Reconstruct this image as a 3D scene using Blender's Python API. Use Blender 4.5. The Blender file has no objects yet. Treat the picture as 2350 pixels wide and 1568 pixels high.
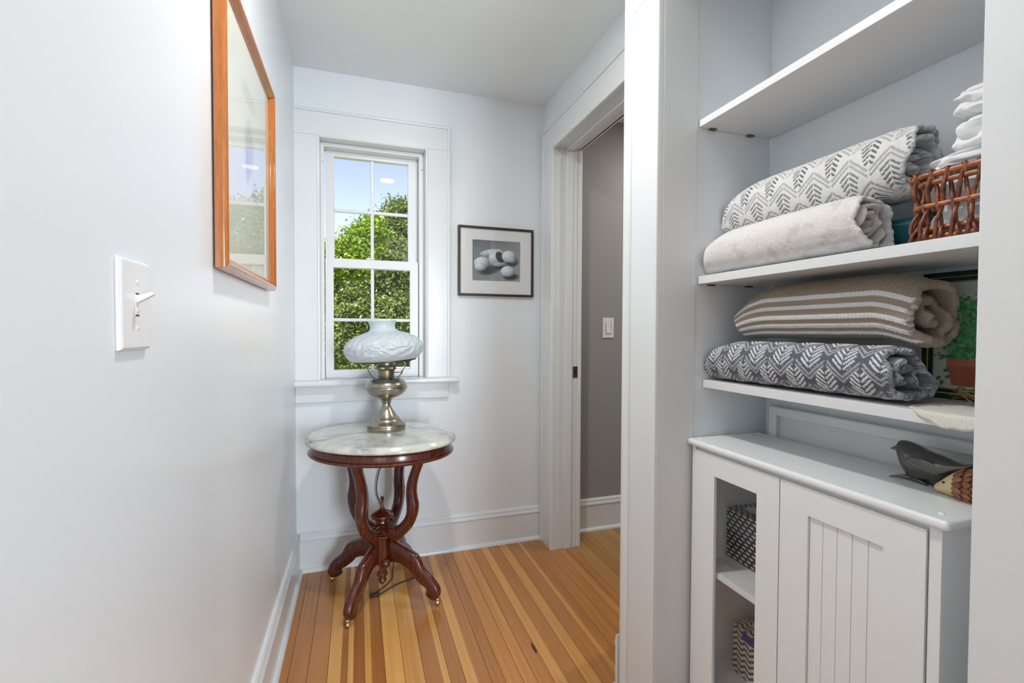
import bpy, bmesh, math, random
import numpy as np
from mathutils import Vector, Matrix
random.seed(7); rng = np.random.default_rng(11)
S = bpy.context.scene
COL = S.collection

# ------------------------------------------------------------------ camera
F = 1075.607; YAW, PIT, ROL = [math.radians(a) for a in (18.149, 1.292, 0.2105)]; H = 1.19
def cam_rows():
    cy, sy, cp, sp, cr, sr = math.cos(YAW), math.sin(YAW), math.cos(PIT), math.sin(PIT), math.cos(ROL), math.sin(ROL)
    A = Matrix(((cy, -sy, 0), (0, 0, -1), (sy, cy, 0)))
    P = Matrix(((1, 0, 0), (0, cp, -sp), (0, sp, cp)))
    R = Matrix(((cr, -sr, 0), (sr, cr, 0), (0, 0, 1)))
    return R @ P @ A
M3 = cam_rows()
cam = bpy.data.cameras.new('camera'); cam.sensor_width = 36; cam.lens = 36 * F / 2350; cam.clip_start = 0.02; cam.clip_end = 400
camo = bpy.data.objects.new('camera', cam); COL.objects.link(camo)
r, d, f = M3[0], M3[1], M3[2]
camo.matrix_world = Matrix(((r[0], -d[0], -f[0], 0), (r[1], -d[1], -f[1], 0), (r[2], -d[2], -f[2], H), (0, 0, 0, 1)))
S.camera = camo

# ------------------------------------------------------------------ view, world, sun, big lights
S.view_settings.view_transform = 'Standard'; S.view_settings.look = 'None'
S.view_settings.gamma = 1; S.view_settings.use_curve_mapping = False
S.view_settings.exposure = 0.48
W = bpy.data.worlds.new('sky'); S.world = W; W.use_nodes = True
nt = W.node_tree; nt.nodes.clear()
o_ = nt.nodes.new('ShaderNodeOutputWorld'); b_ = nt.nodes.new('ShaderNodeBackground'); s_ = nt.nodes.new('ShaderNodeTexSky')
s_.sky_type = 'NISHITA'; s_.sun_disc = False; s_.sun_elevation = math.radians(52); s_.sun_rotation = math.radians(200)
s_.air_density = 1.0; s_.dust_density = .6; s_.ozone_density = 2.0; s_.altitude = 400
wb_ = nt.nodes.new('ShaderNodeMix'); wb_.data_type = 'RGBA'; wb_.blend_type = 'MULTIPLY'; wb_.inputs[0].default_value = 1; wb_.inputs[7].default_value = (1.06, .82, .86, 1)
nt.links.new(s_.outputs[0], wb_.inputs[6]); nt.links.new(wb_.outputs[2], b_.inputs[0]); nt.links.new(b_.outputs[0], o_.inputs[0]); b_.inputs[1].default_value = 0.25
def link_obj(name, data):
    o = bpy.data.objects.new(name, data); COL.objects.link(o); return o
def sun_lamp():
    L = bpy.data.lights.new('sun_offscreen', 'SUN'); L.energy = 6.2; L.angle = 0.01; L.color = (1, .95, .84)
    o = link_obj('sun_offscreen', L); v = Vector((0.35, 0.75, -0.95)); o.rotation_euler = v.to_track_quat('-Z', 'Y').to_euler()
sun_lamp()
def area_lamp(name, loc, direction, sx, sy, energy, color, shape='RECTANGLE', spread=180):
    L = bpy.data.lights.new(name, 'AREA'); L.shape = shape; L.size = sx; L.size_y = sy; L.energy = energy; L.color = color; L.spread = math.radians(spread)
    o = link_obj(name, L); o.location = loc; o.rotation_euler = Vector(direction).to_track_quat('-Z', 'Y').to_euler(); return o
# daylight through the window behind the camera (its reflection stands on the lamp's polished body)
area_lamp('window_rear_offscreen', (1.32, -3.72, 1.25), (0, 1, 0), .9, 2.1, 125, (.80, .91, 1))

# ------------------------------------------------------------------ helpers
def lin(r, g=None, b=None):
    if g is None: r, g, b = r
    return tuple(((c / 255) / 12.92 if c <= 10.3 else (((c / 255) + .055) / 1.055) ** 2.4) for c in (r, g, b))
class NT:
    def __init__(s, name):
        s.m = bpy.data.materials.new(name); s.m.use_nodes = True; s.t = s.m.node_tree; s.t.nodes.clear()
        s.out = s.n('ShaderNodeOutputMaterial')
    def n(s, typ, **kw):
        x = s.t.nodes.new(typ)
        for k, v in kw.items(): setattr(x, k, v)
        return x
    def l(s, a, b): s.t.links.new(a, b)
    def set(s, sock, v):
        if isinstance(v, bpy.types.NodeSocket): s.l(v, sock)
        else: sock.default_value = v
    def math(s, op, a, b=0.0):
        x = s.n('ShaderNodeMath', operation=op); s.set(x.inputs[0], a); s.set(x.inputs[1], b); return x.outputs[0]
    def mix(s, fac, a, b, mode='MIX'):
        x = s.n('ShaderNodeMix', data_type='RGBA', blend_type=mode); s.set(x.inputs[0], fac)
        for sock, v in ((x.inputs[6], a), (x.inputs[7], b)):
            if not isinstance(v, bpy.types.NodeSocket) and len(v) == 3: v = (*v, 1)
            s.set(sock, v)
        return x.outputs[2]
    def noise(s, scale, detail=3, rough=.5, vec=None, dist=0):
        x = s.n('ShaderNodeTexNoise'); x.inputs['Scale'].default_value = scale; x.inputs['Detail'].default_value = detail
        x.inputs['Roughness'].default_value = rough; x.inputs['Distortion'].default_value = dist
        if vec is not None: s.l(vec, x.inputs['Vector'])
        return x.outputs[0]
    def coord(s, which='Object', scale=(1, 1, 1), loc=(0, 0, 0)):
        c = s.n('ShaderNodeTexCoord'); mp = s.n('ShaderNodeMapping'); s.l(c.outputs[which], mp.inputs[0])
        mp.inputs['Scale'].default_value = scale; mp.inputs['Location'].default_value = loc; return mp.outputs[0]
    def ramp(s, fac, stops):
        x = s.n('ShaderNodeValToRGB'); e = x.color_ramp.elements
        while len(e) < len(stops): e.new(.5)
        for i, (p, c) in enumerate(stops): e[i].position = p; e[i].color = (*c, 1)
        s.l(fac, x.inputs[0]); return x.outputs[0]
    def bsdf(s, color, rough=.5, metal=0, bump=None, bs=.1, bd=.01, **kw):
        p = s.n('ShaderNodeBsdfPrincipled')
        if not isinstance(color, bpy.types.NodeSocket) and len(color) == 3: color = (*color, 1)
        s.set(p.inputs['Base Color'], color); s.set(p.inputs['Roughness'], rough); s.set(p.inputs['Metallic'], metal)
        for k, v in kw.items(): s.set(p.inputs[k.replace('_', ' ')], v)
        if bump is not None:
            b = s.n('ShaderNodeBump'); b.inputs['Strength'].default_value = bs; b.inputs['Distance'].default_value = bd
            s.l(bump, b.inputs['Height']); s.l(b.outputs[0], p.inputs['Normal'])
        s.l(p.outputs[0], s.out.inputs[0]); return p
def paint(name, col, rough, grain=90, bs=.04, var=.015):
    t = NT(name); v = t.coord(); n1 = t.noise(3, 2, vec=v); n2 = t.noise(grain, 3, vec=v)
    c = t.mix(n1, tuple(max(0, x * (1 - var)) for x in col), tuple(min(1, x * (1 + var)) for x in col))
    t.bsdf(c, rough, bump=n2, bs=bs, bd=.002); return t.m
def attr_mat(name, rough=.6, bump_scale=None, bs=.2, bd=.002, metal=0, sheen=0):
    t = NT(name); a = t.n('ShaderNodeAttribute'); a.attribute_name = 'col'
    bump = t.noise(bump_scale, 2, vec=t.coord()) if bump_scale else None
    kw = {}
    if sheen: kw = {'Sheen_Weight': sheen, 'Sheen_Roughness': .4}
    t.bsdf(a.outputs['Color'], rough, metal, bump, bs, bd, **kw); return t.m
def glass_mat(name, tint=(1, 1, 1), rough=0.0, f0=.045):
    t = NT(name); g = t.n('ShaderNodeNewGeometry'); dp = t.n('ShaderNodeVectorMath', operation='DOT_PRODUCT')
    t.l(g.outputs['Normal'], dp.inputs[0]); t.l(g.outputs['Incoming'], dp.inputs[1])
    a = t.math('ABSOLUTE', dp.outputs['Value']); k = t.math('POWER', t.math('SUBTRACT', 1.0, a), 5.0)
    fr = t.math('ADD', t.math('MULTIPLY', k, 1 - f0), f0)
    tr = t.n('ShaderNodeBsdfTransparent'); tr.inputs[0].default_value = (*tint, 1)
    gl = t.n('ShaderNodeBsdfGlossy'); gl.inputs['Roughness'].default_value = rough
    mx = t.n('ShaderNodeMixShader'); t.l(fr, mx.inputs[0]); t.l(tr.outputs[0], mx.inputs[1]); t.l(gl.outputs[0], mx.inputs[2]); t.l(mx.outputs[0], t.out.inputs[0]); return t.m
def emit_mat(name, col, st):
    t = NT(name); e = t.n('ShaderNodeEmission'); e.inputs[0].default_value = (*col, 1); e.inputs[1].default_value = st; t.l(e.outputs[0], t.out.inputs[0]); return t.m
def metal_mat(name, col, rough, bscale=60, var=.25):
    t = NT(name); n = t.noise(bscale, 4, vec=t.coord()); c = t.mix(n, tuple(x * (1 - var) for x in col), tuple(min(1, x * (1 + var)) for x in col))
    r_ = t.math('ADD', t.math('MULTIPLY', n, .14), rough - .07); t.bsdf(c, r_, 1.0); return t.m

MAT = {}
MAT['wall'] = paint('wall_paint', (.82, .865, .90), .30, 140, .05)
MAT['ceil'] = paint('ceiling_paint', (.90, .935, .95), .7, 60, .03)
MAT['trim'] = paint('trim_gloss', (.78, .81, .82), .24, 30, .02)
MAT['closet'] = paint('closet_paint', (.82, .865, .90), .5, 120, .04)
MAT['shelf'] = paint('shelf_laminate', (.78, .80, .815), .32, 50, .02)
MAT['cabinet'] = paint('cabinet_lacquer', (.85, .88, .885), .28, 40, .015)
MAT['grey'] = paint('warm_grey_paint', (.345, .34, .335), .5, 120, .05)
MAT['plastic'] = paint('white_plastic', (.85, .86, .87), .22, 20, .0)
MAT['sash'] = paint('sash_vinyl', (.82, .83, .84), .3, 20, .0)
MAT['glass'] = glass_mat('window_glass', f0=.02)
MAT['picglass'] = glass_mat('picture_glass', f0=.04)
MAT['brass'] = metal_mat('aged_brass', (.62, .47, .24), .3)
MAT['nickel'] = metal_mat('tarnished_nickel', (.40, .365, .295), .27, 30, .12)
MAT['burner'] = metal_mat('burner_brass', (.33, .28, .20), .34, 40, .2)
MAT['darkmetal'] = metal_mat('dark_steel', (.13, .12, .115), .4)
MAT['strike'] = metal_mat('bronze_plate', (.22, .17, .12), .4)
MAT['black'] = paint('black_slot', (.02, .02, .02), .5)
MAT['cordmat'] = paint('brown_cord', (.035, .03, .025), .5)
def wood_mahogany():
    t = NT('mahogany'); v = t.coord(scale=(14, 14, 3)); n = t.noise(6, 5, .6, v, .6)
    c = t.ramp(n, [(.25, lin(46, 16, 10)), (.55, lin(92, 36, 20)), (.8, lin(126, 58, 32))]); t.bsdf(c, .22, bump=n, bs=.04, bd=.002, Coat_Weight=.5, Coat_Roughness=.12); return t.m
MAT['mahogany'] = wood_mahogany()
def marble():
    t = NT('marble'); v = t.coord(); n = t.noise(4.5, 8, .62, v, 1.6); n2 = t.noise(14, 5, .6, v, .8)
    veins = t.ramp(n, [(.36, lin(150, 158, 158)), (.47, lin(205, 208, 203)), (.56, lin(222, 222, 214)), (.66, lin(176, 183, 184)), (.75, lin(224, 224, 217))])
    c = t.mix(t.math('MULTIPLY', n2, .35), veins, lin(200, 192, 170)); t.bsdf(c, .17, Coat_Weight=.3, Coat_Roughness=.08); return t.m
MAT['marble'] = marble()
def frame_wood():
    t = NT('orange_frame_wood'); v = t.coord(scale=(30, 3, 3)); n = t.noise(8, 4, .6, v, .4)
    c = t.ramp(n, [(.2, lin(162, 92, 36)), (.8, lin(198, 120, 52))]); t.bsdf(c, .2, bump=n, bs=.03, bd=.001, Coat_Weight=.6, Coat_Roughness=.1); return t.m
MAT['framewood'] = frame_wood()
def dark_frame():
    t = NT('dark_bronze_frame'); n = t.noise(120, 3, vec=t.coord()); t.bsdf(t.mix(n, lin(34, 24, 20), lin(70, 52, 44)), .35, bump=n, bs=.1, bd=.001); return t.m
MAT['darkframe'] = dark_frame()
MAT['mat'] = paint('mat_board', (.80, .81, .81), .8, 200, .05)
def floor_wood(name, dark, mid, gold):
    t = NT(name); oi = t.n('ShaderNodeObjectInfo'); sp = t.n('ShaderNodeSeparateColor'); t.l(oi.outputs['Color'], sp.inputs[0])
    c = t.n('ShaderNodeTexCoord'); sx = t.n('ShaderNodeSeparateXYZ'); t.l(c.outputs['Object'], sx.inputs[0])
    wob = t.noise(1.3, 2, vec=t.coord(scale=(0.01, 1, 1)))
    xx = t.math('ADD', sx.outputs[0], t.math('MULTIPLY', t.math('SUBTRACT', wob, .5), .012))
    st = t.n('ShaderNodeMath', operation='MULTIPLY'); st.inputs[1].default_value = 400; st.use_clamp = True
    t.l(t.math('SUBTRACT', xx, t.math('MULTIPLY', sp.outputs[2], .1)), st.inputs[0])
    tone = t.math('ADD', t.math('MULTIPLY', sp.outputs[0], t.math('SUBTRACT', 1.0, st.outputs[0])), t.math('MULTIPLY', sp.outputs[1], st.outputs[0]))
    off = t.n('ShaderNodeVectorMath', operation='ADD'); t.l(c.outputs['Object'], off.inputs[0])
    cb = t.n('ShaderNodeCombineXYZ'); t.l(t.math('MULTIPLY', oi.outputs['Random'], 37.0), cb.inputs[1]); t.l(cb.outputs[0], off.inputs[1])
    mp = t.n('ShaderNodeMapping'); mp.inputs['Scale'].default_value = (90, 1.6, 1); t.l(off.outputs[0], mp.inputs[0])
    g = t.noise(1.0, 6, .6, mp.outputs[0], .3)
    mp2 = t.n('ShaderNodeMapping'); mp2.inputs['Scale'].default_value = (12, .9, 1); t.l(off.outputs[0], mp2.inputs[0])
    g2 = t.noise(1.0, 4, .6, mp2.outputs[0], .8)
    tt = t.math('ADD', tone, t.math('ADD', t.math('MULTIPLY', t.math('SUBTRACT', g, .5), .5), t.math('MULTIPLY', t.math('SUBTRACT', g2, .5), .35)))
    col = t.ramp(tt, [(0, dark), (.5, mid), (1, gold)])
    t.bsdf(col, .26, bump=g, bs=.05, bd=.001, Coat_Weight=.25, Coat_Roughness=.2); return t.m
MAT['floor'] = floor_wood('fir_strip_floor', lin(148, 90, 48), lin(196, 134, 70), lin(234, 178, 102))
MAT['oak'] = floor_wood('oak_floor', lin(128, 84, 40), lin(172, 124, 66), lin(205, 160, 92))

def base_tag(o, label=None, cat=None, group=None, kind=None):
    if label: o['label'] = label
    if cat: o['category'] = cat
    if group: o['group'] = group
    if kind: o['kind'] = kind
    return o
def empty(name, loc):
    o = bpy.data.objects.new(name, None); COL.objects.link(o); o.location = loc; o.empty_display_size = .05; return o
def mk(name, verts, faces, mat, parent=None, smooth=False, bevel=0, bseg=2, auto=None, origin=None):
    me = bpy.data.meshes.new(name)
    if origin is not None:
        verts = [tuple(Vector(v) - Vector(origin)) for v in verts]
    me.from_pydata([tuple(v) for v in verts], [], [tuple(f_) for f_ in faces]); me.update()
    o = bpy.data.objects.new(name, me); COL.objects.link(o)
    if mat is not None: me.materials.append(MAT[mat] if isinstance(mat, str) else mat)
    if origin is not None: o.location = origin
    if parent is not None: setpar(o, parent)
    if smooth: me.polygons.foreach_set('use_smooth', [True] * len(me.polygons))
    if bevel:
        b = o.modifiers.new('bevel', 'BEVEL'); b.width = bevel; b.segments = bseg; b.limit_method = 'ANGLE'; b.angle_limit = math.radians(35)
        me.polygons.foreach_set('use_smooth', [True] * len(me.polygons))
        w = o.modifiers.new('wn', 'WEIGHTED_NORMAL'); w.keep_sharp = False
    return o
def setpar(o, parent):
    o.parent = parent
    # every object is translated only, so the inverse is the negated world offset
    p = parent; off = Vector((0, 0, 0))
    while p is not None:
        off += Vector(p.location) + Vector(p.matrix_parent_inverse.translation); p = p.parent
    o.matrix_parent_inverse = Matrix.Translation(-off)
BOXF = [(0, 3, 2, 1), (4, 5, 6, 7), (0, 1, 5, 4), (1, 2, 6, 5), (2, 3, 7, 6), (3, 0, 4, 7)]
def boxv(x0, x1, y0, y1, z0, z1):
    return [(x0, y0, z0), (x1, y0, z0), (x1, y1, z0), (x0, y1, z0), (x0, y0, z1), (x1, y0, z1), (x1, y1, z1), (x0, y1, z1)]
def box(name, x0, x1, y0, y1, z0, z1, mat, parent=None, bevel=0, bseg=2, origin=None):
    return mk(name, boxv(x0, x1, y0, y1, z0, z1), BOXF, mat, parent, bevel=bevel, bseg=bseg, origin=origin)
class MB:
    def __init__(s): s.v = []; s.f = []
    def add(s, v, f_):
        n = len(s.v); s.v += [tuple(p) for p in v]; s.f += [tuple(i + n for i in q) for q in f_]; return s
    def box(s, *a): return s.add(boxv(*a), BOXF)
    def build(s, name, mat, parent=None, **k): return mk(name, s.v, s.f, mat, parent, **k)
def prism(profile, axis, a, b):
    """profile = list of 2d points; axis 'x': (y,z), 'y': (x,z), 'z': (x,y)"""
    n = len(profile); v = []
    for t in (a, b):
        for p, q in profile:
            v.append({'x': (t, p, q), 'y': (p, t, q), 'z': (p, q, t)}[axis])
    f_ = [tuple(range(n))[::-1], tuple(range(n, 2 * n))] + [(i, (i + 1) % n, n + (i + 1) % n, n + i) for i in range(n)]
    return v, f_
def fixn(o):
    bm = bmesh.new(); bm.from_mesh(o.data); bmesh.ops.recalc_face_normals(bm, faces=bm.faces); bm.to_mesh(o.data); bm.free(); return o
def lathe(profile, c=(0, 0, 0), seg=48, close=False, mod=None):
    v = []; f_ = []
    for i, (r_, z) in enumerate(profile):
        for k in range(seg):
            a = 2 * math.pi * k / seg; rr = r_ if mod is None else mod(i, a, r_)
            v.append((c[0] + rr * math.cos(a), c[1] + rr * math.sin(a), c[2] + z))
    n = len(profile)
    for i in range(n - 1):
        for k in range(seg):
            k2 = (k + 1) % seg; f_.append((i * seg + k, i * seg + k2, (i + 1) * seg + k2, (i + 1) * seg + k))
    if close:
        f_.append(tuple(range(seg))[::-1]); f_.append(tuple((n - 1) * seg + k for k in range(seg)))
    return v, f_
def catmull(pts, n):
    P = [Vector(p) for p in pts]; P = [2 * P[0] - P[1]] + P + [2 * P[-1] - P[-2]]; out = []
    for i in range(1, len(P) - 2):
        for k in range(n):
            t = k / n; p0, p1, p2, p3 = P[i - 1:i + 3]
            out.append(.5 * ((2 * p1) + (p2 - p0) * t + (2 * p0 - 5 * p1 + 4 * p2 - p3) * t * t + (3 * p1 - p0 - 3 * p2 + p3) * t ** 3))
    out.append(P[-2]); return out
def tube(path, rad, seg=8, cap=True):
    P = [Vector(p) for p in path]; v = []; f_ = []; n = len(P); up = Vector((0, 0, 1)); prev = None
    for i, p in enumerate(P):
        t = (P[min(i + 1, n - 1)] - P[max(i - 1, 0)]).normalized()
        if prev is None:
            a = t.cross(up)
            if a.length < 1e-3: a = t.cross(Vector((1, 0, 0)))
        else: a = prev - t * prev.dot(t)
        a.normalize(); prev = a; b = t.cross(a)
        rr = rad(i / (n - 1)) if callable(rad) else rad
        for k in range(seg):
            an = 2 * math.pi * k / seg; v.append(tuple(p + (a * math.cos(an) + b * math.sin(an)) * rr))
    for i in range(n - 1):
        for k in range(seg):
            k2 = (k + 1) % seg; f_.append((i * seg + k, i * seg + k2, (i + 1) * seg + k2, (i + 1) * seg + k))
    if cap: f_.append(tuple(range(seg))[::-1]); f_.append(tuple((n - 1) * seg + k for k in range(seg)))
    return v, f_
def setcol(o, cols):
    a = o.data.color_attributes.new('col', 'FLOAT_COLOR', 'POINT')
    c = np.ones((len(o.data.vertices), 4), dtype=np.float32); c[:, :3] = cols; a.data.foreach_set('color', c.ravel())
def image_plane(name, P0, U, V, nx, ny, fn, mat, parent):
    """flat print: grid from corner P0 along U (width) and V (height); fn(u,v)->rgb linear"""
    u, v = np.meshgrid(np.linspace(0, 1, nx), np.linspace(0, 1, ny)); u = u.ravel(); v = v.ravel()
    P = np.array(P0)[None] + u[:, None] * np.array(U)[None] + v[:, None] * np.array(V)[None]
    i, j = np.meshgrid(np.arange(nx - 1), np.arange(ny - 1)); b = (j * nx + i).ravel()
    faces = np.stack([b, b + 1, b + nx + 1, b + nx], 1)
    o = mk(name, P.tolist(), faces.tolist(), mat, parent); setcol(o, fn(u, v)); return o
def s2l(a):
    a = np.asarray(a, float) / 255; return np.where(a <= .04045, a / 12.92, ((a + .055) / 1.055) ** 2.4)
def snoise(x, y, s=1.0, seed=0):
    q = np.random.default_rng(seed); o = np.zeros_like(x, dtype=float)
    for k in range(7):
        a = q.uniform(0, 6.28); fr = s * q.uniform(.6, 2.2); o += np.sin((x * math.cos(a) + y * math.sin(a)) * fr + q.uniform(0, 6.28) + 1.3 * np.sin((x * math.sin(a) - y * math.cos(a)) * fr * .7))
    return o / 7
def crisp(o, deg=28):
    o.data.set_sharp_from_angle(angle=math.radians(deg)); return o
def structure(o): o['kind'] = 'structure'; return o

# ------------------------------------------------------------------ the room shell
XL, YB, ZC = -.292, 2.497, 2.46        # left wall, window wall, ceiling
XD = 1.005                             # doorway wall
XC, YF, YN, XBK = .828, 1.150, .420, 1.222   # closet: front wall, far side, near side, back wall
def fill_wall(name, x0, x1, y0, y1, z0, z1, mat, holes=(), axis='x'):
    """wall slab with rectangular holes; axis = the direction the slab runs in"""
    mb = MB(); a0, a1 = (x0, x1) if axis == 'x' else (y0, y1)
    cuts = sorted({a0, a1, *[h for q in holes for h in q[:2]]})
    for c0, c1 in zip(cuts[:-1], cuts[1:]):
        hs = [q for q in holes if q[0] <= c0 + 1e-6 and q[1] >= c1 - 1e-6]
        zs = [(z0, z1)] if not hs else [(z0, hs[0][2]), (hs[0][3], z1)]
        for p, q in zs:
            if q - p < 1e-4: continue
            mb.box(c0, c1, y0, y1, p, q) if axis == 'x' else mb.box(x0, x1, c0, c1, p, q)
    return structure(mb.build(name, mat))
fill_wall('wall_left', XL - .12, XL, -.25, YB, 0, ZC, 'wall', axis='y')
fill_wall('wall_added_left', -2.62, -2.5, -3.5, -.13, 0, ZC, 'wall', axis='y')  # unseen left bay behind the camera, added to shape the hall lighting
fill_wall('wall_added_front', -2.5, XL - .12, -.25, -.13, 0, ZC, 'wall')  # closes the same added bay
WX0, WX1, WZ0, WZ1 = -.192, .350, .925, 2.145
fill_wall('wall_back', XL - .12, 1.07, YB, YB + .15, 0, ZC, 'wall', [(WX0, WX1, WZ0, WZ1)])
DY0, DY1, DZ = 1.545, 2.335, 2.182
fill_wall('wall_right', XD, 1.139, 1.335, YB, 0, ZC, 'wall', [(DY0, DY1, 0, DZ)], axis='y')
fill_wall('wall_closet_far', XC, 1.36, YF, 1.335, 0, ZC, 'closet')
fill_wall('wall_closet_back', XBK, 1.36, YN, YF, 0, ZC, 'closet', axis='y')
fill_wall('wall_closet_near', XC, 1.36, .20, YN, 0, ZC, 'wall', axis='y')
fill_wall('wall_closet_head', XC, .945, YN, YF, 2.172, ZC, 'wall', axis='y')
fill_wall('wall_room_back', 1.07, 3.2, YB + .003, YB + .15, 0, 2.443, 'grey')
fill_wall('wall_room_near', 1.36, 3.2, 1.235, 1.335, 0, 2.443, 'grey')
fill_wall('wall_room_side', 3.2, 3.3, 1.235, YB + .15, 0, 2.443, 'grey', axis='y')
fill_wall('wall_hall_side', 1.36, 3.2, .20, .32, 0, ZC, 'wall')
fill_wall('wall_hall_right', 3.2, 3.32, -3.5, .32, 0, ZC, 'wall', axis='y')
fill_wall('wall_hall_rear', -2.62, 3.32, -3.62, -3.5, 0, ZC, 'wall', [(.87, 1.77, .2, 2.3)])
structure(MB().box(XL - .12, 3.32, -3.62, YB + .15, ZC, ZC + .12).box(-2.62, XL - .12, -3.62, -.13, ZC, ZC + .12).build('ceiling', 'ceil'))  # second slab roofs the added left bay
structure(box('ceiling_room', 1.139, 3.2, 1.335, YB + .003, 2.443, 2.459, 'ceil'))

# ------------------------------------------------------------------ floor of separate strips
floor = structure(MB().box(XL - .12, 3.32, -3.62, YB + .15, -.12, -.012).box(-2.62, XL - .12, -3.62, -.13, -.12, -.012).build('floor', 'floor'))  # second slab floors the added left bay
floor.color = (.35, .35, .5, 1)
def plank(x0, x1, y0, y1, tone, mat='floor', parent=None):
    g = .0005
    o = mk('plank', boxv(0, x1 - x0 - 2 * g, 0, y1 - y0, 0, .012), BOXF, mat, bevel=.0006, bseg=1)
    o.location = (x0 + g, y0, -.012); setpar(o, parent); o.color = (*tone, 1); return o
D_, T_, G_ = .2, .48, .95
edges = [-.292, -.234, -.172, -.106, -.041, .017, .085, .148, .213, .294, .343, .427, .471, .529, .574, .629, .672, .732, .781, .843, .906, .969, 1.030, 1.078, 1.115]
tones = [(.3, .3, .5), (.33, .3, .5), (.42, .42, .5), (.85, .18, .42), (.9, .2, .18), (.8, .22, .22), (.92, .92, .5), (.72, .8, .5), (.28, .78, .57),
         (.3, .3, .5), (.75, .32, .36), (.26, .26, .5), (.5, .45, .5), (.55, .5, .5), (.36, .36, .5), (.7, .75, .4), (.32, .3, .5), (.62, .6, .4), (.28, .3, .5),
         (.6, .25, .2), (.3, .3, .5), (.34, .3, .5), (.5, .24, .3), (.3, .5, .5)]
for i, t in enumerate(tones): plank(edges[i], edges[i + 1], -.2, YB, t, parent=floor)
x = 1.115; k = 0
while x < 2.3:
    plank(x, x + .083, 1.2, YB + .003, [(.55, .6, .5), (.42, .5, .5), (.6, .5, .5)][k % 3], 'oak', floor); x += .083; k += 1
x = -2.5
while x < 3.18:
    plank(x, min(x + .126, 3.2), -3.5, -.2, (random.uniform(.25, .8),) * 2 + (.5,), parent=floor); x += .126
MAT['knot'] = paint('dark_knot', lin(74, 42, 26), .5)
kn = mk('knot', *lathe([(.0, .0007), (.0045, .0006), (.0058, .0002)], (0, 0, 0), 20), 'knot', smooth=True)
for v in kn.data.vertices: v.co.x *= 1 - 22 * max(0, v.co.y); v.co.y *= 5.2; v.co.x += .010 * v.co.y
kn.location = (.622, 1.62, 0); setpar(kn, floor)

# ------------------------------------------------------------------ baseboards
BBP = [(0, 0), (.016, 0), (.016, .150), (.019, .152), (.021, .158), (.017, .166), (.014, .172), (.014, .180), (.008, .188), (0, .190)]
SHOE = [(0, 0), (.016, 0), (.016, .006), (.013, .013), (.006, .018), (0, .019)]
def baseboard(name, axis, pos, sgn, a, b, mat='trim'):
    prof = [(pos + sgn * p, q) for p, q in BBP]; shoe = [(pos + sgn * (.016 + p), q) for p, q in SHOE]
    o = structure(fixn(mk(name, *prism(prof, axis, a, b), mat)))
    fixn(mk('shoe_moulding', *prism(shoe, axis, a, b), mat, o)); return o
baseboard('baseboard_left', 'y', XL, 1, -.25, YB)
baseboard('baseboard_back', 'x', YB, -1, XL + .016, XD - .02)
baseboard('baseboard_room', 'x', YB + .003, -1, 1.16, 3.2)
baseboard('baseboard_closet', 'x', 1.335, 1, XC - .02, XD)
baseboard('baseboard_rear', 'x', -3.5, 1, -2.5, 3.2)

# ------------------------------------------------------------------ window
win = structure(empty('window_1', (.07, YB, .93)))
CF = YB - .020                                     # casing face
JX0, JX1, JZ1, SZ = -.177, .335, 2.130, .944       # opening inside the jambs
def casing_board(name, parent, v, f_, bevel=.003): return fixn(mk(name, v, f_, 'trim', parent, bevel=bevel, bseg=2))
# side casings: flat board, inner bead, outer back band
casing_board('side_casing', win, *prism([(XL, YB), (XL, CF), (-.190, CF), (-.186, CF - .004), (-.180, CF - .003), (JX0, CF), (JX0, YB)], 'z', SZ, 2.138), bevel=.0015)
casing_board('side_casing', win, *prism([(.463, YB), (.463, CF), (.348, CF), (.344, CF - .004), (.338, CF - .003), (JX1, CF), (JX1, YB)], 'z', SZ, 2.138), bevel=.0015)
casing_board('back_band', win, *prism([(.463, YB), (.463, CF - .005), (.450, CF - .005), (.450, CF - .001), (.450, YB)], 'z', SZ, 2.262), bevel=.002)
casing_board('head_casing', win, *prism([(YB, 2.138), (CF, 2.1385), (CF, 2.250), (YB, 2.250)], 'x', XL, .450), bevel=.001)
casing_board('head_bead', win, *prism([(YB, JZ1 - .001), (CF, JZ1 - .001), (CF - .004, JZ1 + .003), (CF - .003, JZ1 + .008), (YB, JZ1 + .008)], 'x', JX0, JX1), bevel=.001)
casing_board('head_cap', win, *prism([(YB, 2.250), (CF - .005, 2.250), (CF - .006, 2.258), (CF - .002, 2.264), (YB, 2.264)], 'x', XL, .463), bevel=.002)
casing_board('stool', win, *prism([(YB + .06, .917), (CF - .038, .917), (CF - .041, .930), (CF - .038, .944), (YB + .06, .944)], 'x', XL, .507), bevel=.003)
casing_board('apron', win, *prism([(YB, .832), (CF + .003, .832), (CF + .002, .838), (CF, .917), (YB, .917)], 'x', XL, .458), bevel=.003)
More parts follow.
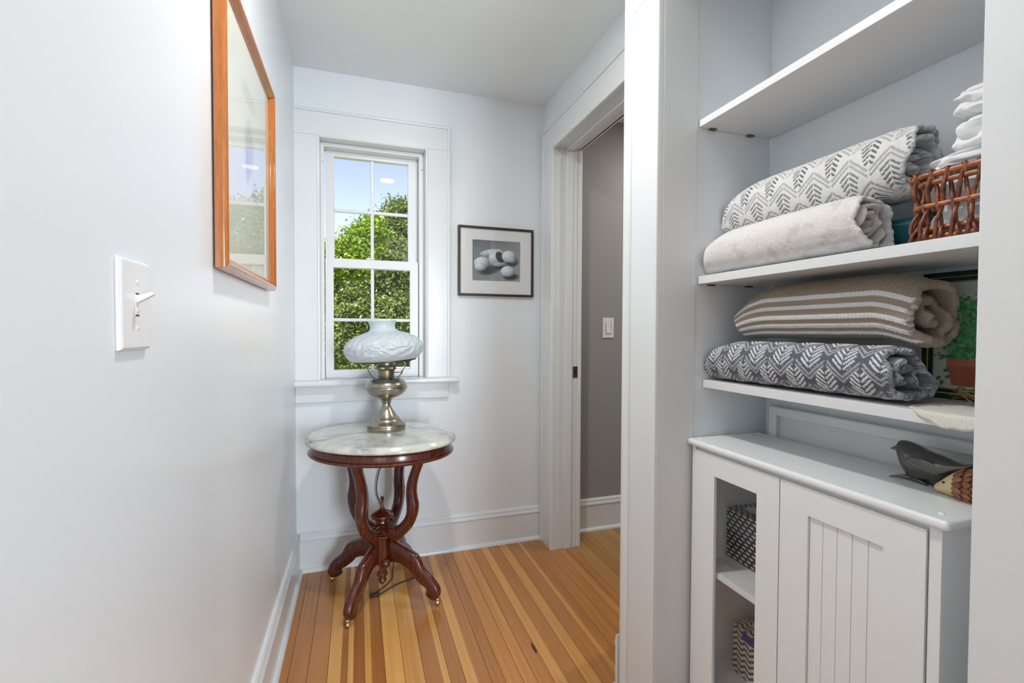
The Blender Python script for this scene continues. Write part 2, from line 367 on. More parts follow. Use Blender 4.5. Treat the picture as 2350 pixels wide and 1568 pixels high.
# jambs and stops
box('jamb', JX0 - .014, JX0, YB, YB + .13, SZ, JZ1, 'trim', win)
box('jamb', JX1, JX1 + .014, YB, YB + .13, SZ, JZ1, 'trim', win)
box('head_jamb', JX0 - .014, JX1 + .014, YB, YB + .13, JZ1, JZ1 + .014, 'trim', win)
box('sill', JX0, JX1, YB + .04, YB + .15, .915, SZ, 'trim', win)
SY = 2.556
for (a, b) in ((JX0, JX0 + .016), (JX1 - .026, JX1)):
    box('sash_stop', a, b, SY - .022, SY - .002, SZ, JZ1 - .002, 'sash', win, bevel=.002)
    box('jamb_liner', a, b - .004 if a < 0 else b, SY, YB + .12, SZ, JZ1 - .002, 'sash', win)
box('head_stop', JX0, JX1, SY - .020, YB + .12, JZ1 - .020, JZ1 - .001, 'sash', win, bevel=.002)
SX0, SX1 = -.158, .306
def sash(y0, y1, z0, z1, gz0, gz1, gx0, gx1, mz, mx):
    mb = MB()
    mb.box(SX0, gx0, y0, y1, z0, z1); mb.box(gx1, SX1, y0, y1, z0, z1); mb.box(gx0, gx1, y0, y1, z0, gz0); mb.box(gx0, gx1, y0, y1, gz1, z1)
    s = mb.build('sash', 'sash', win)
    ym = (y0 + y1) / 2
    box('muntin', mx - .008, mx + .008, ym - .010, ym + .010, gz0, gz1, 'sash', s, bevel=.003)
    box('muntin', gx0, gx1, ym - .0095, ym + .0095, mz - .008, mz + .008, 'sash', s, bevel=.003)
    for (a, b) in ((gx0, mx), (mx, gx1)):
        for (c, d2) in ((gz0, mz), (mz, gz1)):
            v = boxv(a, b, ym + .012, ym + .015, c, d2)
            mk('pane', v, BOXF, 'glass', s)
    return s
lower = sash(SY, SY + .034, SZ, 1.556, .986, 1.512, -.120, .264, 1.244, .071)
upper = sash(SY + .037, SY + .071, 1.514, JZ1 - .021, 1.562, 2.084, -.116, .258, 1.812, .072)
fixn(mk('sash_lock', *lathe([(0, .012), (.010, .012), (.013, .006), (.013, 0), (0, 0)], (.052, SY + .012, 1.556), 16), 'plastic', win, smooth=True))
box('sash_lock_arm', .044, .078, SY - .004, SY + .008, 1.558, 1.566, 'plastic', win, bevel=.002)
for xx in (SX0 + .012, SX1 - .018):
    box('tilt_latch', xx, xx + .005, SY + .034, SY + .038, 1.60, 1.63, 'plastic', win, bevel=.001)
for xx, zz in ((JX0 + .010, 2.03), (JX1 - .012, 2.04)):
    fixn(mk('screw', *lathe([(0, .003), (.003, .002), (.004, 0)], (xx, SY - .0235, zz), 10), 'strike', win))

# ------------------------------------------------------------------ doorway
door = structure(empty('door_1', (XD, 1.94, 0)))
DF = .985
OY0, OY1, OZ = 1.560, 2.320, 2.166
def sidecas(parent, ya, yb, za, zb, face, wall, s):
    # s=+1 : inner edge at ya, outer at yb
    p = [(wall, yb), (face, yb), (face, ya + s * .012), (face - .004, ya + s * .008), (face - .003, ya + s * .003), (face, ya), (wall, ya)]
    return casing_board('side_casing', parent, *prism(p, 'z', za, zb), bevel=.0012)
sidecas(door, OY1, 2.452, 0, 2.170, DF, XD, 1)
casing_board('back_band', door, *prism([(XD, 2.4525), (DF - .006, 2.4525), (DF - .007, 2.462), (DF - .003, 2.470), (XD, 2.470)], 'z', 0, 2.293), bevel=.002)
sidecas(door, OY0, 1.428, 0, 2.170, DF, XD, -1)
casing_board('back_band', door, *prism([(XD, 1.4275), (DF - .006, 1.4275), (DF - .007, 1.418), (DF - .003, 1.410), (XD, 1.410)], 'z', 0, 2.293), bevel=.002)
casing_board('head_casing', door, *prism([(XD, 2.170), (DF, 2.1705), (DF, 2.282), (XD, 2.282)], 'y', 1.4275, 2.4525), bevel=.001)
casing_board('head_cap', door, *prism([(XD, 2.282), (DF - .006, 2.282), (DF - .007, 2.289), (DF - .003, 2.295), (XD, 2.295)], 'y', 1.410, 2.470), bevel=.002)
casing_board('head_bead', door, *prism([(XD, OZ - .004), (DF, OZ - .004), (DF - .004, OZ - .001), (DF - .003, OZ + .004), (XD, OZ + .004)], 'y', OY0, OY1), bevel=.001)
for s, y in ((1, OY1), (-1, OY0)):
    yi = y - s * .002
    a, b = sorted((yi + s * .006, yi + s * .017)); box('jamb', DF + .006, 1.150, a, b, 0, DZ - .008, 'trim', door, bevel=.001)
    a, b = sorted((yi - s * .008, yi + s * .006)); box('door_stop', 1.062, 1.102, a, b, 0, OZ - .004, 'trim', door, bevel=.003)
    a, b = sorted((yi, yi + s * .13)); box('room_casing', 1.1395, 1.160, a, b, 0, 2.17, 'trim', door, bevel=.003)
box('head_jamb', DF + .006, 1.150, OY0 - .013, OY1 + .013, OZ + .004, OZ + .015, 'trim', door, bevel=.001)
box('door_stop', 1.062, 1.102, OY0 + .01, OY1 - .01, OZ - .010, OZ + .004, 'trim', door, bevel=.003)
box('room_casing', 1.1395, 1.160, OY0 - .13, OY1 + .13, OZ + .004, OZ + .13, 'trim', door, bevel=.003)
sp = box('strike_plate', 1.112, 1.144, OY1 + .0015, OY1 + .0040, .935, .998, 'strike', door, bevel=.001)
box('strike_hole', 1.122, 1.134, OY1 + .0005, OY1 + .0018, .952, .981, 'black', sp)
for zz in (.943, .990):
    fixn(mk('screw', *[(lambda vv, ff: ([(a, b + 0, c) for a, b, c in vv], ff))(*lathe([(0, 0), (.003, 0)], (1.128, OY1 + .001, zz), 8))][0], 'brass', sp))

# ------------------------------------------------------------------ closet opening trim
tr = structure(empty('trim_1', (XC, 1.15, 0)))
CX = .810
casing_board('side_casing', tr, *prism([(XC, 1.281), (CX, 1.281), (CX, 1.160), (CX - .003, 1.156), (CX - .002, 1.149), (CX + .002, 1.147), (XC, 1.147)], 'z', 0, 2.168), bevel=.0012)
casing_board('back_band', tr, *prism([(XC, 1.282), (CX + .003, 1.282), (CX - .004, 1.286), (CX - .008, 1.294), (CX - .010, 1.302), (CX - .010, 1.312), (CX - .006, 1.319), (XC, 1.321)], 'z', 0, 2.30), bevel=.001)
casing_board('side_casing', tr, *prism([(XC, YN - .005), (CX, YN - .005), (CX, .270), (XC, .270)], 'z', 0, 2.168), bevel=.002)
casing_board('head_casing', tr, *prism([(XC, 2.169), (CX, 2.1695), (CX, 2.29), (XC, 2.29)], 'y', .27, 1.281), bevel=.001)
box('jamb', XC, .943, 1.1465, YF, 0, 2.168, 'trim', tr, bevel=.001)
box('jamb', XC, .943, YN, YN + .004, 0, 2.168, 'trim', tr)
box('head_jamb', XC, .943, YN + .004, 1.1465, 2.164, 2.172, 'trim', tr)

# ------------------------------------------------------------------ closet shelves on pins
def shelf(x0, z0, z1, label, pins=True):
    s = empty('closet_shelf', (1.08, .8, z0)); base_tag(s, label, 'shelf', 'shelves in the closet')
    box('board', x0, XBK - .001, YN + .003, YF - .003, z0, z1, 'shelf', s, bevel=.0012)
    for xx in (x0 + .045, x0 + .185):
        for yy in (YF - .001, YN + .001):
            q = -1 if yy > .8 else 1
            a, b = sorted((yy, yy + q * .012))
            box('shelf_pin', xx - .011, xx + .011, a, b, z0 - .0042, z0 - .0003, 'strike', s, bevel=.001)
    return s
shelf(.951, 1.788, 1.808, 'empty white closet shelf, highest of the three boards')
shelf(.953, 1.330, 1.353, 'white closet shelf carrying the wicker basket and pale towels')
shelf(.975, 1.024, 1.047, 'white closet shelf carrying the grey towel, low above the cabinet')
# ==== OBJECTS ====
# ------------------------------------------------------------------ recessed ceiling lights
def downlight(lname, x, y, z, label, energy, color, group='recessed ceiling lights'):
    e = empty('recessed_light', (x, y, z)); base_tag(e, label, 'light', group)
    fixn(mk('trim_ring', *lathe([(.060, -.0005), (.062, -.004), (.075, -.005), (.082, -.001), (.082, 0)], (x, y, z), 40), 'plastic', e, smooth=True))
    t = emit_mat('warm_lens', color, 9.0)
    mk('lens', *lathe([(0, -.0022), (.030, -.0022), (.0605, -.0018)], (x, y, z), 40), t, e, smooth=True)
    area_lamp(lname, (x, y, z - .006), (0, 0, -1), .11, .11, energy, color, 'DISK')
WARM = (1, .98, .95)
downlight('downlight_hall_offscreen', .235, 1.13, ZC, 'round recessed ceiling light over the closet front', 9.0, WARM)
downlight('downlight_room_offscreen', 2.05, 1.9, 2.443, 'round recessed ceiling light in the grey room', 7.5, (1, .93, .85))

# rear window of the hall: plain frame with glass
def plain_window(name, axis, pos, a0, a1, z0, z1):
    w = structure(empty(name, (pos, a0, z0) if axis == 'y' else (a0, pos, z0))); t = .05
    def b(nm, p, q, r_, s, dep, mat):
        if axis == 'y': box(nm, pos - dep, pos + dep, p, q, r_, s, mat, w)
        else: box(nm, p, q, pos - dep, pos + dep, r_, s, mat, w)
    m = (a0 + a1) / 2; zm = (z0 + z1) / 2
    b('stile', a0, a0 + t, z0, z1, .03, 'sash'); b('stile', a1 - t, a1, z0, z1, .03, 'sash'); b('stile', m - t / 2, m + t / 2, z0, z1, .03, 'sash')
    b('rail', a0, a1, z0, z0 + t, .028, 'sash'); b('rail', a0, a1, z1 - t, z1, .028, 'sash')
    b('pane', a0 + t, m - t / 2, z0 + t, z1 - t, .002, 'glass'); b('pane', m + t / 2, a1 - t, z0 + t, z1 - t, .002, 'glass')
plain_window('window_2', 'x', -3.56, .87, 1.77, .2, 2.3)

# ------------------------------------------------------------------ oval marble table
TC = Vector((.099, 2.172, 0)); TA = math.radians(-30); TAx, TBx = .334, .284
tab = empty('parlour_table', TC); base_tag(tab, 'carved mahogany parlour table with an oval white marble top under the window', 'table')
def oval(profile, seg=96, close=True):
    v = []; f_ = []
    for (off, z) in profile:
        for k in range(seg):
            a = 2 * math.pi * k / seg; px = (TAx + off) * math.cos(a); py = (TBx + off) * math.sin(a)
            v.append((TC.x + px * math.cos(TA) - py * math.sin(TA), TC.y + px * math.sin(TA) + py * math.cos(TA), z))
    n = len(profile)
    for i in range(n - 1):
        for k in range(seg):
            k2 = (k + 1) % seg; f_.append((i * seg + k, i * seg + k2, (i + 1) * seg + k2, (i + 1) * seg + k))
    if close: f_.append(tuple(range(seg))[::-1]); f_.append(tuple((n - 1) * seg + k for k in range(seg)))
    return v, f_
TOPZ = .730
fixn(mk('marble_top', *oval([(-.03, .702), (-.004, .702), (-.001, .705), (0, .710), (-.002, .716), (-.009, .721), (-.012, .727), (-.016, .7295), (-.025, TOPZ)]), 'marble', tab, smooth=True))
ap = crisp(fixn(mk('apron', *oval([(-.08, .650), (-.016, .650), (-.012, .653), (-.010, .658), (-.012, .663), (-.020, .666), (-.023, .671), (-.024, .690), (-.020, .694), (-.016, .6985), (-.016, .7015), (-.08, .7015)]), 'mahogany', tab, smooth=True)))
UO = [(.218, .654), (.207, .612), (.184, .553), (.173, .497), (.177, .452), (.183, .428), (.178, .385), (.156, .333), (.112, .284), (.055, .240)]
UI = [(.176, .654), (.163, .602), (.137, .53), (.130, .47), (.134, .415), (.124, .367), (.080, .322), (.026, .305)]
LO = [(.022, .262), (.075, .246), (.130, .226), (.176, .206), (.196, .180), (.212, .152), (.258, .112), (.285, .078), (.288, .050), (.276, .030)]
LI = [(.022, .150), (.085, .160), (.135, .143), (.165, .112), (.196, .086), (.222, .073), (.229, .062), (.224, .048), (.232, .036), (.252, .028)]
def ribbon(o, i, ang, th, name, parent):
    A = [(p.x, p.y) for p in catmull([(a, b, 0) for a, b in o], 5)]; B = [(p.x, p.y) for p in catmull([(a, b, 0) for a, b in i], 5)]
    n = min(len(A), len(B))
    def res(L):
        L = np.array(L); s = np.r_[0, np.cumsum(np.hypot(*np.diff(L, axis=0).T))]; q = np.linspace(0, s[-1], 34)
        return np.stack([np.interp(q, s, L[:, 0]), np.interp(q, s, L[:, 1])], 1)
    A, B = res(A), res(B); ca, sa = math.cos(ang), math.sin(ang)
    v = []; f_ = []
    # cross-section across the thickness: rounded with a raised centre moulding on the outer face
    for k in range(34):
        a, b = A[k], B[k]; dv = (b - a); L = np.hypot(*dv); dv = dv / max(L, 1e-6); e = min(.007, L * .3)
        sec = [(a - dv * .003, 0), (a + dv * .0005, th * .22), (a + dv * .002, th * .36), (a + dv * e, th * .5), (b - dv * e, th * .5), (b, th * .30), (b, -th * .30), (b - dv * e, -th * .5), (a + dv * e, -th * .5), (a + dv * .002, -th * .36), (a + dv * .0005, -th * .22)]
        for p, w in sec: v.append((TC.x + p[0] * ca - w * sa, TC.y + p[0] * sa + w * ca, p[1]))
    m = 11
    for k in range(33):
        for j in range(m): j2 = (j + 1) % m; f_.append((k * m + j, k * m + j2, (k + 1) * m + j2, (k + 1) * m + j))
    f_.append(tuple(range(m))[::-1]); f_.append(tuple(33 * m + j for j in range(m)))
    return fixn(mk(name, v, f_, 'mahogany', parent, smooth=True))
CAST = [(-.123, 2.353), (-.045, 1.961), (.321, 2.003), (.243, 2.390)]
for cx, cy in CAST:
    ang = math.atan2(cy - TC.y, cx - TC.x); rr = math.hypot(cx - TC.x, cy - TC.y); kf = rr / .276
    ribbon(UO, UI, ang, .040, 'upright', tab)
    ft = ribbon([(a * (1 if a < .1 else kf), b) for a, b in LO], [(a * (1 if a < .1 else kf), b) for a, b in LI], ang, .036, 'foot', tab)
    cs = fixn(mk('caster', *lathe([(0, .034), (.010, .034), (.011, .026), (.006, .024), (0, .024)], (cx, cy, 0), 14), 'brass', ft, smooth=True))
    # wheel: short cylinder on a horizontal axle
    v, f_ = lathe([(0, -.007), (.0095, -.007), (.0115, -.004), (.0115, .004), (.0095, .007), (0, .007)], (0, 0, 0), 16)
    tx, ty = -math.sin(ang + .6), math.cos(ang + .6)
    v = [(cx + z * tx + x_ * ty, cy + z * ty - x_ * tx, .0118 + y_) for x_, y_, z in v]
    fixn(mk('wheel', v, f_, 'brass', ft, smooth=True))
    box('fork', cx - .003, cx + .003, cy - .003, cy + .003, .012, .028, 'strike', ft)
    fixn(mk('hub_boss', *lathe([(0, .022), (.010, .020), (.018, .012), (.021, 0), (.018, -.012), (.010, -.020), (0, -.022)], (TC.x + .062 * math.cos(ang + .785), TC.y + .062 * math.sin(ang + .785), .165), 18), 'mahogany', tab, smooth=True))
crisp(fixn(mk('finial', *lathe([(0, .443), (.005, .442), (.0085, .437), (.0085, .430), (.005, .424), (.005, .418), (.006, .405), (.009, .392), (.016, .383), (.034, .374), (.047, .364), (.050, .357), (.046, .349), (.034, .342), (.028, .337), (.030, .330), (.026, .322), (.016, .313), (.014, .306), (.030, .300), (.036, .293), (.036, .288), (.024, .284), (0, .284)], TC, 28), 'mahogany', tab, smooth=True)))
fixn(mk('column', *lathe([(0, .290), (.050, .290), (.054, .282), (.052, .268), (.040, .262), (.042, .210), (.046, .180), (.040, .150), (.030, .140), (0, .138)], TC, 24), 'mahogany', tab, smooth=True))
dx, dy = Vector((-TC.x, -TC.y, 0)).normalized().xy
fv, ff = [], []
v, f_ = prism([(-.0165, .040), (.0165, .040), (.0165, .062), (-.0165, .062)], 'z', .122, .276)
stem = [(TC.x + p * -dy + q * dx, TC.y + p * dx + q * dy, z) for p, q, z in v]
st_ = fixn(mk('front_pilaster', stem, f_, 'mahogany', tab, bevel=.003))
v, f_ = prism([(-.023, .034), (.023, .034), (.023, .068), (-.023, .068)], 'z', .274, .286)
fixn(mk('cap_block', [(TC.x + p * -dy + q * dx, TC.y + p * dx + q * dy, z) for p, q, z in v], f_, 'mahogany', st_, bevel=.004))
crisp(fixn(mk('pendant', *lathe([(0, .126), (.020, .126), (.024, .120), (.024, .112), (.016, .106), (.017, .096), (.019, .090), (.014, .080), (.007, .072), (0, .066)], (TC.x + dx * .050, TC.y + dy * .050, 0), 22), 'mahogany', tab, smooth=True)))

# ------------------------------------------------------------------ oil lamp on the table
LC = Vector((.122, 2.243, TOPZ)); PX = 2.165 / F / 4.9     # crop pixel -> metres at the lamp
lamp = empty('oil_lamp', LC); base_tag(lamp, 'antique nickel oil lamp with an embossed white glass shade on the marble tabletop', 'lamp')
def lp(pts, y0=1285): return [(r_ * PX, (y0 - y) * PX) for r_, y in pts]
crisp(fixn(mk('base', *lathe(lp([(0, 1285), (208, 1285), (213, 1278), (214, 1268), (206, 1262), (208, 1256), (206, 1236), (212, 1228), (210, 1216), (196, 1202), (176, 1190), (168, 1182), (150, 1164), (146, 1154), (124, 1138), (112, 1116), (104, 1108), (96, 1092), (76, 1062), (56, 1030), (48, 1012), (46, 996)]), LC, 56), 'nickel', lamp, smooth=True)))
bead = MB()
for k in range(56):
    a = 2 * math.pi * k / 56; p = Vector((LC.x + 209 * PX * math.cos(a), LC.y + 209 * PX * math.sin(a), LC.z + (1285 - 1246) * PX))
    t_ = Vector((-math.sin(a), math.cos(a), 0)); o_ = Vector((math.cos(a), math.sin(a), 0))
    vv = [p + t_ * sx * .0021 + o_ * so * .0020 + Vector((0, 0, sz * .0038)) for so in (-1, .6) for sz in (-1, 1) for sx in (-1, 1)]
    bead.add(vv, [(0, 1, 3, 2), (4, 6, 7, 5), (0, 4, 5, 1), (2, 3, 7, 6), (0, 2, 6, 4), (1, 5, 7, 3)])
bead.build('bead_band', 'nickel', lamp)
crisp(fixn(mk('font', *lathe(lp([(46, 1000), (46, 985), (56, 972), (52, 962), (62, 945), (74, 930), (96, 922), (130, 908), (172, 888), (206, 860), (224, 828), (229, 812), (233, 806), (233, 796), (226, 790), (220, 766), (206, 742), (182, 718), (150, 702), (120, 694), (100, 690), (96, 684), (0, 684)]), LC, 56), 'nickel', lamp, smooth=True)))
def notch(i, a, r_): return r_ * (1 + (.02 * math.cos(40 * a) if 6 <= i <= 9 else 0))
crisp(fixn(mk('burner', *lathe(lp([(0, 700), (84, 700), (88, 690), (90, 640), (92, 612), (100, 606), (104, 600), (106, 592), (106, 576), (102, 568), (98, 560), (86, 552), (84, 540), (86, 520), (80, 505), (78, 470), (0, 468)]), LC, 160, mod=notch), 'burner', lamp, smooth=True)))
# the shade leans a little to the left as the photo shows
side = Vector((math.cos(YAW - .27), math.sin(-(YAW - .27)), 0)).normalized()
side = Vector((1, -.06, 0)).normalized()
TILT = Matrix.Rotation(math.radians(-3.7), 4, Vector((-side.y, side.x, 0)))
SB = Vector((LC.x - .006, LC.y, LC.z + (1285 - 497) * PX))
def tilt(v): return [tuple(SB + (TILT @ Vector(p))) for p in v]
shp = [(340, 0), (352, 3), (378, 22), (404, 50), (420, 82), (428, 118), (427, 146), (418, 176), (398, 206), (368, 236), (330, 260), (286, 282), (240, 299), (196, 313), (164, 326), (146, 342), (138, 362), (137, 384), (142, 408), (152, 428), (159, 440)]
P = catmull([(a, b, 0) for a, b in shp], 5)
def emb(i, a, r_):
    t = i / 100.0
    if t < .08 or t > .72: return r_
    w = math.sin(math.pi * (t - .08) / .64) ** .7
    n = math.sin(11 * a + 7 * math.sin(16 * t + 2 * math.sin(4 * a))) * math.sin(19 * t + 3 * math.sin(5 * a)) + .6 * math.sin(21 * a - 30 * t + 3 * math.sin(4 * a + 9 * t))
    return r_ + -.0030 * w * math.tanh(3.2 * n)
outer = [(p.x * PX, p.y * PX) for p in P]
v, f_ = lathe(outer, (0, 0, 0), 220, mod=emb)
v2, f2 = lathe([(max(0, a - .0035), b) for a, b in outer][::-1], (0, 0, 0), 220)
mb = MB(); mb.add(v, f_); nv = len(v); mb.add(v2, f2)
n = 220; last = (len(outer) - 1) * n
mb.f += [(last + k, last + (k + 1) % n, nv + (k + 1) % n, nv + k) for k in range(n)]
mb.f += [(nv + last + k, nv + last + (k + 1) % n, (k + 1) % n, k) for k in range(n)]
t = NT('milk_glass'); pr = t.bsdf((.80, .87, .90), .10, Subsurface_Weight=.25, Subsurface_Radius=(.02, .02, .025), Coat_Weight=.4, Coat_Roughness=.05)
tl = t.n('ShaderNodeBsdfTranslucent'); tl.inputs[0].default_value = (.8, .88, .92, 1); mx = t.n('ShaderNodeMixShader'); mx.inputs[0].default_value = .28
t.l(pr.outputs[0], mx.inputs[1]); t.l(tl.outputs[0], mx.inputs[2]); t.l(mx.outputs[0], t.out.inputs[0]); MAT['milk'] = t.m
fixn(mk('shade', tilt(mb.v), mb.f, 'milk', lamp, smooth=True))
RR = 343 * PX
v, f_ = lathe([(RR - .006, -.006), (RR + .001, -.006), (RR + .002, -.001), (RR + .001, .002), (RR - .001, .002), (RR - .002, -.004), (RR - .006, -.005), (RR - .006, -.006)], (0, 0, 0), 64)
fixn(mk('shade_ring', tilt(v), f_, 'darkmetal', lamp, smooth=True))
for k in range(4):
    a = math.radians(20 + 90 * k + (0 if k % 2 else -8)); c, s = math.cos(a), math.sin(a)
    top = Vector(tilt([((RR - .004) * c, (RR - .004) * s, -.004)])[0]); zb = LC.z + (1285 - 690) * PX
    pts = [(LC.x + 128 * PX * c, LC.y + 128 * PX * s, zb - .002), (LC.x + 150 * PX * c, LC.y + 150 * PX * s, zb + .002), (LC.x + 180 * PX * c, LC.y + 180 * PX * s, zb + .018), (LC.x + 205 * PX * c, LC.y + 205 * PX * s, zb + .040), (LC.x + 245 * PX * c, LC.y + 245 * PX * s, zb + .060), (LC.x + 290 * PX * c, LC.y + 290 * PX * s, (zb + .066 + top.z) / 2), tuple(top)]
    fixn(mk('shade_arm', *tube(catmull(pts, 6), .0021, 8), 'darkmetal', lamp, smooth=True))
kz = LC.z + (1285 - 635) * PX
fixn(mk('wick_stem', *tube([(LC.x + 88 * PX, LC.y - .02, kz), (LC.x + 165 * PX, LC.y - .03, kz)], .0022, 8), 'burner', lamp, smooth=True))
v, f_ = lathe([(0, -.002), (.009, -.002), (.0095, 0), (.009, .002), (0, .002)], (0, 0, 0), 18)
fixn(mk('wick_knob', [(LC.x + 165 * PX + z, LC.y - .03 + x_, kz + y_) for x_, y_, z in v], f_, 'burner', lamp, smooth=True))
cord = [(LC.x, LC.y + .090, TOPZ + .003), (.124, 2.36, TOPZ + .003), (.123, 2.43, TOPZ + .003), (.122, 2.462, TOPZ + .003), (.120, 2.474, TOPZ - .012), (.120, 2.474, .69), (.122, 2.468, .60), (.118, 2.468, .53), (.095, 2.468, .46), (.085, 2.466, .39), (.092, 2.462, .34), (.13, 2.450, .25), (.17, 2.44, .13), (.165, 2.41, .03), (.155, 2.34, .0035), (.150, 2.29, .0035), (.120, 2.235, .0035), (.075, 2.185, .0035), (.050, 2.165, .0035), (.055, 2.150, .0035), (.085, 2.160, .0035), (.16, 2.222, .0035), (.225, 2.25, .0035), (.262, 2.279, .0035), (.285, 2.33, .0035), (.280, 2.43, .0035)]
pc = empty('lamp_cord', (.17, 2.28, 0)); base_tag(pc, 'thin dark lamp cord hanging behind the marble table and looped on the floor', 'cord')
fixn(mk('cord', *tube(catmull(cord, 8), .0028, 8), 'cordmat', pc, smooth=True))
loop = [(.075 + .020 * math.cos(q) - .010, 2.160 + .016 * math.sin(q), .007 + .003 * math.sin(3 * q)) for q in np.linspace(0, 8.5, 30)]
fixn(mk('cord_tie', *tube(loop, .0026, 8), 'cordmat', pc, smooth=True))

# ------------------------------------------------------------------ picture on the left wall
pf = empty('framed_picture', (XL, 1.46, 1.32)); base_tag(pf, 'large pale print in an orange-brown wooden frame on the left wall', 'picture')
FY0, FY1, FZ0, FZ1, FD, FWd = 1.141, 1.775, 1.322, 1.985, .029, .030
def frame_member(name, a, b, fixed, outw, axis):
    # profile: (w from outer edge inward, depth from wall)
    prof = [(0, .004), (0, .020), (.004, .026), (.012, FD), (.019, .026), (.025, .018), (FWd, .0145), (FWd, .004)]
    v = []
    for t, sg in ((a, 1), (b, -1)):
        for w, dd in prof:
            run = t + sg * w                              # mitred ends
            perp = fixed + outw * w
            v.append((XL + dd, run, perp) if axis == 'y' else (XL + dd, perp, run))
    n = len(prof); f_ = [tuple(range(n))[::-1], tuple(range(n, 2 * n))] + [(i, (i + 1) % n, n + (i + 1) % n, n + i) for i in range(n)]
    return fixn(mk(name, v, f_, 'framewood', pf, bevel=.001))
frame_member('frame_rail', FY0, FY1, FZ0, 1, 'y'); frame_member('frame_rail', FY0, FY1, FZ1, -1, 'y')
frame_member('frame_stile', FZ0, FZ1, FY0, 1, 'z'); frame_member('frame_stile', FZ0, FZ1, FY1, -1, 'z')
box('backing', XL + .0005, XL + .008, FY0 + .006, FY1 - .006, FZ0 + .006, FZ1 - .006, 'darkframe', pf)
MAT['print'] = attr_mat('paper_print', .7)
def art(u, v):
    c = s2l(np.array([224, 228, 218]))[None] * np.ones((len(u), 3)); n = snoise(u, v, 9, 3)[:, None]
    c = c * (1 + .03 * n)
    for (cx, cy, rx, ry, col, a) in ((.5, .55, .10, .13, (150, 150, 178), .5), (.45, .45, .05, .08, (120, 120, 150), .35), (.5, .78, .16, .05, (170, 178, 160), .4), (.62, .38, .08, .06, (176, 160, 170), .3)):
        m = np.clip(1.3 - ((u - cx) / rx) ** 2 - ((v - cy) / ry) ** 2, 0, 1)[:, None] * a; c = c * (1 - m) + s2l(np.array(col))[None] * m
    edge = (np.minimum(np.minimum(u, 1 - u), np.minimum(v, 1 - v)) < .10)[:, None]; return np.where(edge, s2l(np.array([228, 228, 212]))[None], c)
image_plane('art_print', (XL + .010, FY0 + .03, FZ0 + .03), (0, FY1 - FY0 - .06, 0), (0, 0, FZ1 - FZ0 - .06), 90, 90, art, 'print', pf)
mk('glazing', [(XL + .0138, y_, z_) for y_, z_ in ((FY0 + .032, FZ0 + .032), (FY1 - .032, FZ0 + .032), (FY1 - .032, FZ1 - .032), (FY0 + .032, FZ1 - .032))], [(0, 1, 2, 3)], 'picglass', pf)

# ------------------------------------------------------------------ shell photograph on the window wall
sf = empty('framed_photograph', (.722, YB, 1.38)); base_tag(sf, 'small black and white seashell photograph with wide white mat in thin dark frame', 'picture')
QX0, QX1, QZ0, QZ1 = .5085, .938, 1.380, 1.757
fw = .0125; yf = YB - .020
box('frame_stile', QX0, QX0 + fw, yf, YB - .001, QZ0, QZ1, 'darkframe', sf, bevel=.002)
box('frame_stile', QX1 - fw, QX1, yf, YB - .001, QZ0, QZ1, 'darkframe', sf, bevel=.002)
box('frame_rail', QX0 + fw, QX1 - fw, yf, YB - .001, QZ0, QZ0 + fw, 'darkframe', sf, bevel=.002)
box('frame_rail', QX0 + fw, QX1 - fw, yf, YB - .001, QZ1 - fw, QZ1, 'darkframe', sf, bevel=.002)
mbm = MB(); PX0, PX1, PZ0, PZ1 = .588, .862, 1.464, 1.685
mbm.box(QX0 + fw, PX0, YB - .011, YB - .008, QZ0 + fw, QZ1 - fw); mbm.box(PX1, QX1 - fw, YB - .011, YB - .008, QZ0 + fw, QZ1 - fw)
mbm.box(PX0, PX1, YB - .011, YB - .008, QZ0 + fw, PZ0); mbm.box(PX0, PX1, YB - .011, YB - .008, PZ1, QZ1 - fw)
mbm.build('mat_board', 'mat', sf)
